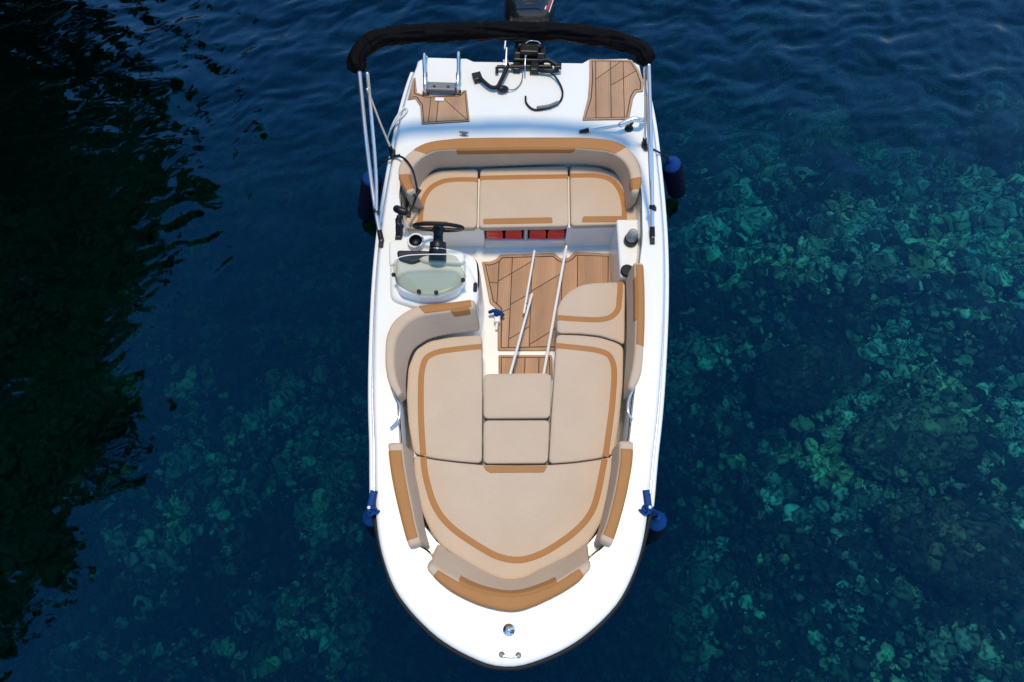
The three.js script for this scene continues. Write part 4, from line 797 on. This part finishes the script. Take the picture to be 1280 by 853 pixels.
// ---------- ropes ----------
thing('black_line', 'black line draped from the hinge over the bench backrest arm', 'rope', (o) => {
  mesh('line', tubeOf([[-1.055, 0.705, -1.545], [-1.0, 0.725, -1.53], [-0.93, 0.775, -1.46], [-0.87, 0.785, -1.37], [-0.835, 0.775, -1.27], [-0.825, 0.72, -1.20], [-0.86, 0.64, -1.13], [-0.89, 0.63, -1.06]], 0.0085, 50, 8), M.rubber, o);
  mesh('clip', merge([softBox(0.035, 0.025, 0.075, 0.009).rotateY(-0.5).translate(-0.825, 0.70, -1.20), softBox(0.03, 0.025, 0.04, 0.009).translate(-0.885, 0.615, -1.05)]), M.black, o);
});
thing('white_rope', 'white rope loop lying over the stern corner beside the small teak panel', 'rope', (o) => {
  mesh('strand', tubeOf([[-1.13, 0.60, -1.83], [-1.085, 0.675, -1.895], [-1.04, 0.692, -1.985], [-1.005, 0.692, -2.03], [-0.985, 0.692, -2.02], [-1.0, 0.692, -1.97], [-1.055, 0.69, -1.905], [-1.10, 0.66, -1.85], [-1.14, 0.58, -1.81]], 0.0085, 60, 8), M.rope, o);
});
// =====================================================================
// SHORE: bank and overhanging trees on the starboard hand (mirrored in the water)
// =====================================================================
{
  const xs = [], zs = []; for (let x = -40; x <= -7.4; x += 0.55) xs.push(x); for (let z = -30; z <= 18; z += 0.6) zs.push(z);
  const pos = [], idx = [], nx = xs.length;
  for (const z of zs) for (const x of xs) { const d = -8.0 + 0.9 * noise2(z * 0.22, 3) - x; pos.push(x, clamp(-1.2 + 2.4 * Math.pow(Math.max(0, d + 0.55), 0.75) + 0.5 * noise2(x * 0.5, z * 0.5) + 0.25 * noise2(x * 1.5, z * 1.5), -2, 5.0), z); }
  for (let j = 0; j < zs.length - 1; j++) for (let i = 0; i < nx - 1; i++) { const a = j * nx + i; idx.push(a, a + nx, a + 1, a + 1, a + nx, a + nx + 1); }
  tag(mesh('shore_bank', geom(pos, idx), new THREE.MeshStandardMaterial({ color: rgb(0.06, 0.055, 0.035), roughness: 0.95 }), scene), 'steep earthy shore bank under the trees', 'bank', null, 'structure');
}
const barkMat = new THREE.MeshStandardMaterial({ color: rgb(0.07, 0.055, 0.04), roughness: 0.95 });
const leafMats = [[0.035, 0.060, 0.014], [0.045, 0.065, 0.016], [0.030, 0.055, 0.018]].map((c) => new THREE.MeshPhysicalMaterial({ color: rgb(...c), roughness: 0.8, transmission: 0.25, thickness: 0, side: THREE.DoubleSide }));
function tree(label, base, lean, height, rad, seed, leaves, mi) {
  const r = rng(seed), o = new THREE.Group(); o.name = numbered('shore_tree'); o.position.set(...base);
  tag(o, label, 'tree', 'trees along the shore'); scene.add(o);
  const top = V(lean[0], height * 0.72, lean[1]), stem = new THREE.CatmullRomCurve3([V(0, -0.4, 0), V(lean[0] * 0.15, height * 0.25, lean[1] * 0.2), V(lean[0] * 0.55, height * 0.5, lean[1] * 0.5), top]);
  const taper = (curve, r0, r1, n, m) => { const g = new THREE.TubeGeometry(curve, n, 1, m), p = g.attributes.position; for (let i = 0; i < p.count; i++) { const t = Math.floor(i / (m + 1)) / n, c = curve.getPointAt(t), k = lerp(r0, r1, t), v = V().fromBufferAttribute(p, i).sub(c).multiplyScalar(k).add(c); p.setXYZ(i, v.x, v.y, v.z); } g.computeVertexNormals(); return g; };
  mesh('trunk', taper(stem, 0.22, 0.06, 14, 9), barkMat, o);
  const clumps = [];
  for (let k = 0; k < 15; k++) {
    const t = 0.3 + 0.68 * r(), a = r() * 6.283, s = stem.getPointAt(t), reach = rad * (0.55 + 0.5 * r()), e = V(s.x + Math.cos(a) * reach, s.y + (0.1 + 0.5 * r()) * reach, s.z + Math.sin(a) * reach);
    const lc = new THREE.CatmullRomCurve3([s, s.clone().lerp(e, 0.5).add(V(0, 0.15 * reach, 0)), e]);
    mesh('limb', taper(lc, 0.07, 0.015, 8, 6), barkMat, o);
    for (let q = 0; q < 5; q++) clumps.push([lc.getPointAt(0.45 + 0.55 * r()).add(V((r() - 0.5) * 0.9, (r() - 0.4) * 0.8, (r() - 0.5) * 0.9)), 0.45 + 0.5 * r()]);
  }
  const pos = [], idx = []; let n = 0;
  for (let k = 0; k < leaves; k++) {
    const [c, cr] = clumps[Math.floor(r() * clumps.length)], d = V(r() - 0.5, r() - 0.5, r() - 0.5).normalize().multiplyScalar(cr * Math.pow(r(), 0.4)), p = c.clone().add(V(d.x, d.y * 0.7, d.z));
    const u = V(r() - 0.5, (r() - 0.5) * 0.7 - 0.15, r() - 0.5).normalize(), w = u.clone().cross(V(r() - 0.5, 1, r() - 0.5)).normalize(), L = 0.13 + 0.12 * r(), W = L * 0.28;
    const q = [p, p.clone().addScaledVector(u, L * 0.45).addScaledVector(w, W), p.clone().addScaledVector(u, L), p.clone().addScaledVector(u, L * 0.45).addScaledVector(w, -W)];
    q.forEach((v) => pos.push(v.x, v.y, v.z)); idx.push(n, n + 1, n + 2, n, n + 2, n + 3); n += 4;
  }
  mesh('crown', geom(pos, idx), leafMats[mi], o);
}
tree('broad dark green shore tree leaning far out over the water', [-8.6, 0.6, -3.6], [1.0, 0.3], 8.2, 2.3, 31, 24000, 0);
tree('tall dark green shore tree behind the leaning broad tree', [-9.9, 1.6, -6.6], [1.4, -0.6], 8.6, 2.4, 47, 22000, 1);
tree('bushy olive green shore tree on the bank abeam of the bow', [-9.3, 1.0, -0.6], [1.1, 0.2], 7.6, 2.3, 59, 21000, 2);
tree('low spreading green shore tree at the far end of the bank', [-10.0, 1.2, 2.6], [0.9, 0.3], 7.0, 2.4, 73, 20000, 1);
tree('high dense green shore tree on the bank astern of the boat', [-11.2, 1.8, -10.4], [1.2, 0.4], 9.0, 2.8, 89, 22000, 0);

// ---------- boulders on the seabed ----------
{
  const mats = [[0.05, 0.046, 0.03], [0.085, 0.066, 0.04], [0.024, 0.025, 0.018]].map((c) => new THREE.MeshStandardMaterial({ color: rgb(...c), vertexColors: true, roughness: 0.95 }));
  const rock = (label, x, z, s, sy, rot, mi, seed) => {
    const g = rockGeo(seed, 20, 0.12, 1), p = g.attributes.position, col = [];
    for (let i = 0; i < p.count; i++) { const k = 0.25 + 0.9 * sstep(0.0, 0.3, noise3(p.getX(i) * 4 + seed, p.getY(i) * 4, p.getZ(i) * 4)) + 4.5 * Math.max(0, noise3(p.getX(i) * 9, p.getY(i) * 9, p.getZ(i) * 9 + seed) - 0.15); col.push(k, k, k * 0.95); }
    g.setAttribute('color', new THREE.Float32BufferAttribute(col, 3));
    const m = mesh(numbered('boulder'), g, mats[mi], scene); m.position.set(x, bedHeight(x, z) + sy * 0.25, z); m.scale.set(s, sy, s * 0.62); m.rotation.y = rot; tag(m, label, 'boulder', 'boulders on the seabed');
  };
  for (const [x, z, s, sy, rot, tone, seed, label] of BOULDERS) rock(label, x, z, s, sy, rot, tone, seed);
}
renderer.render(scene, camera);
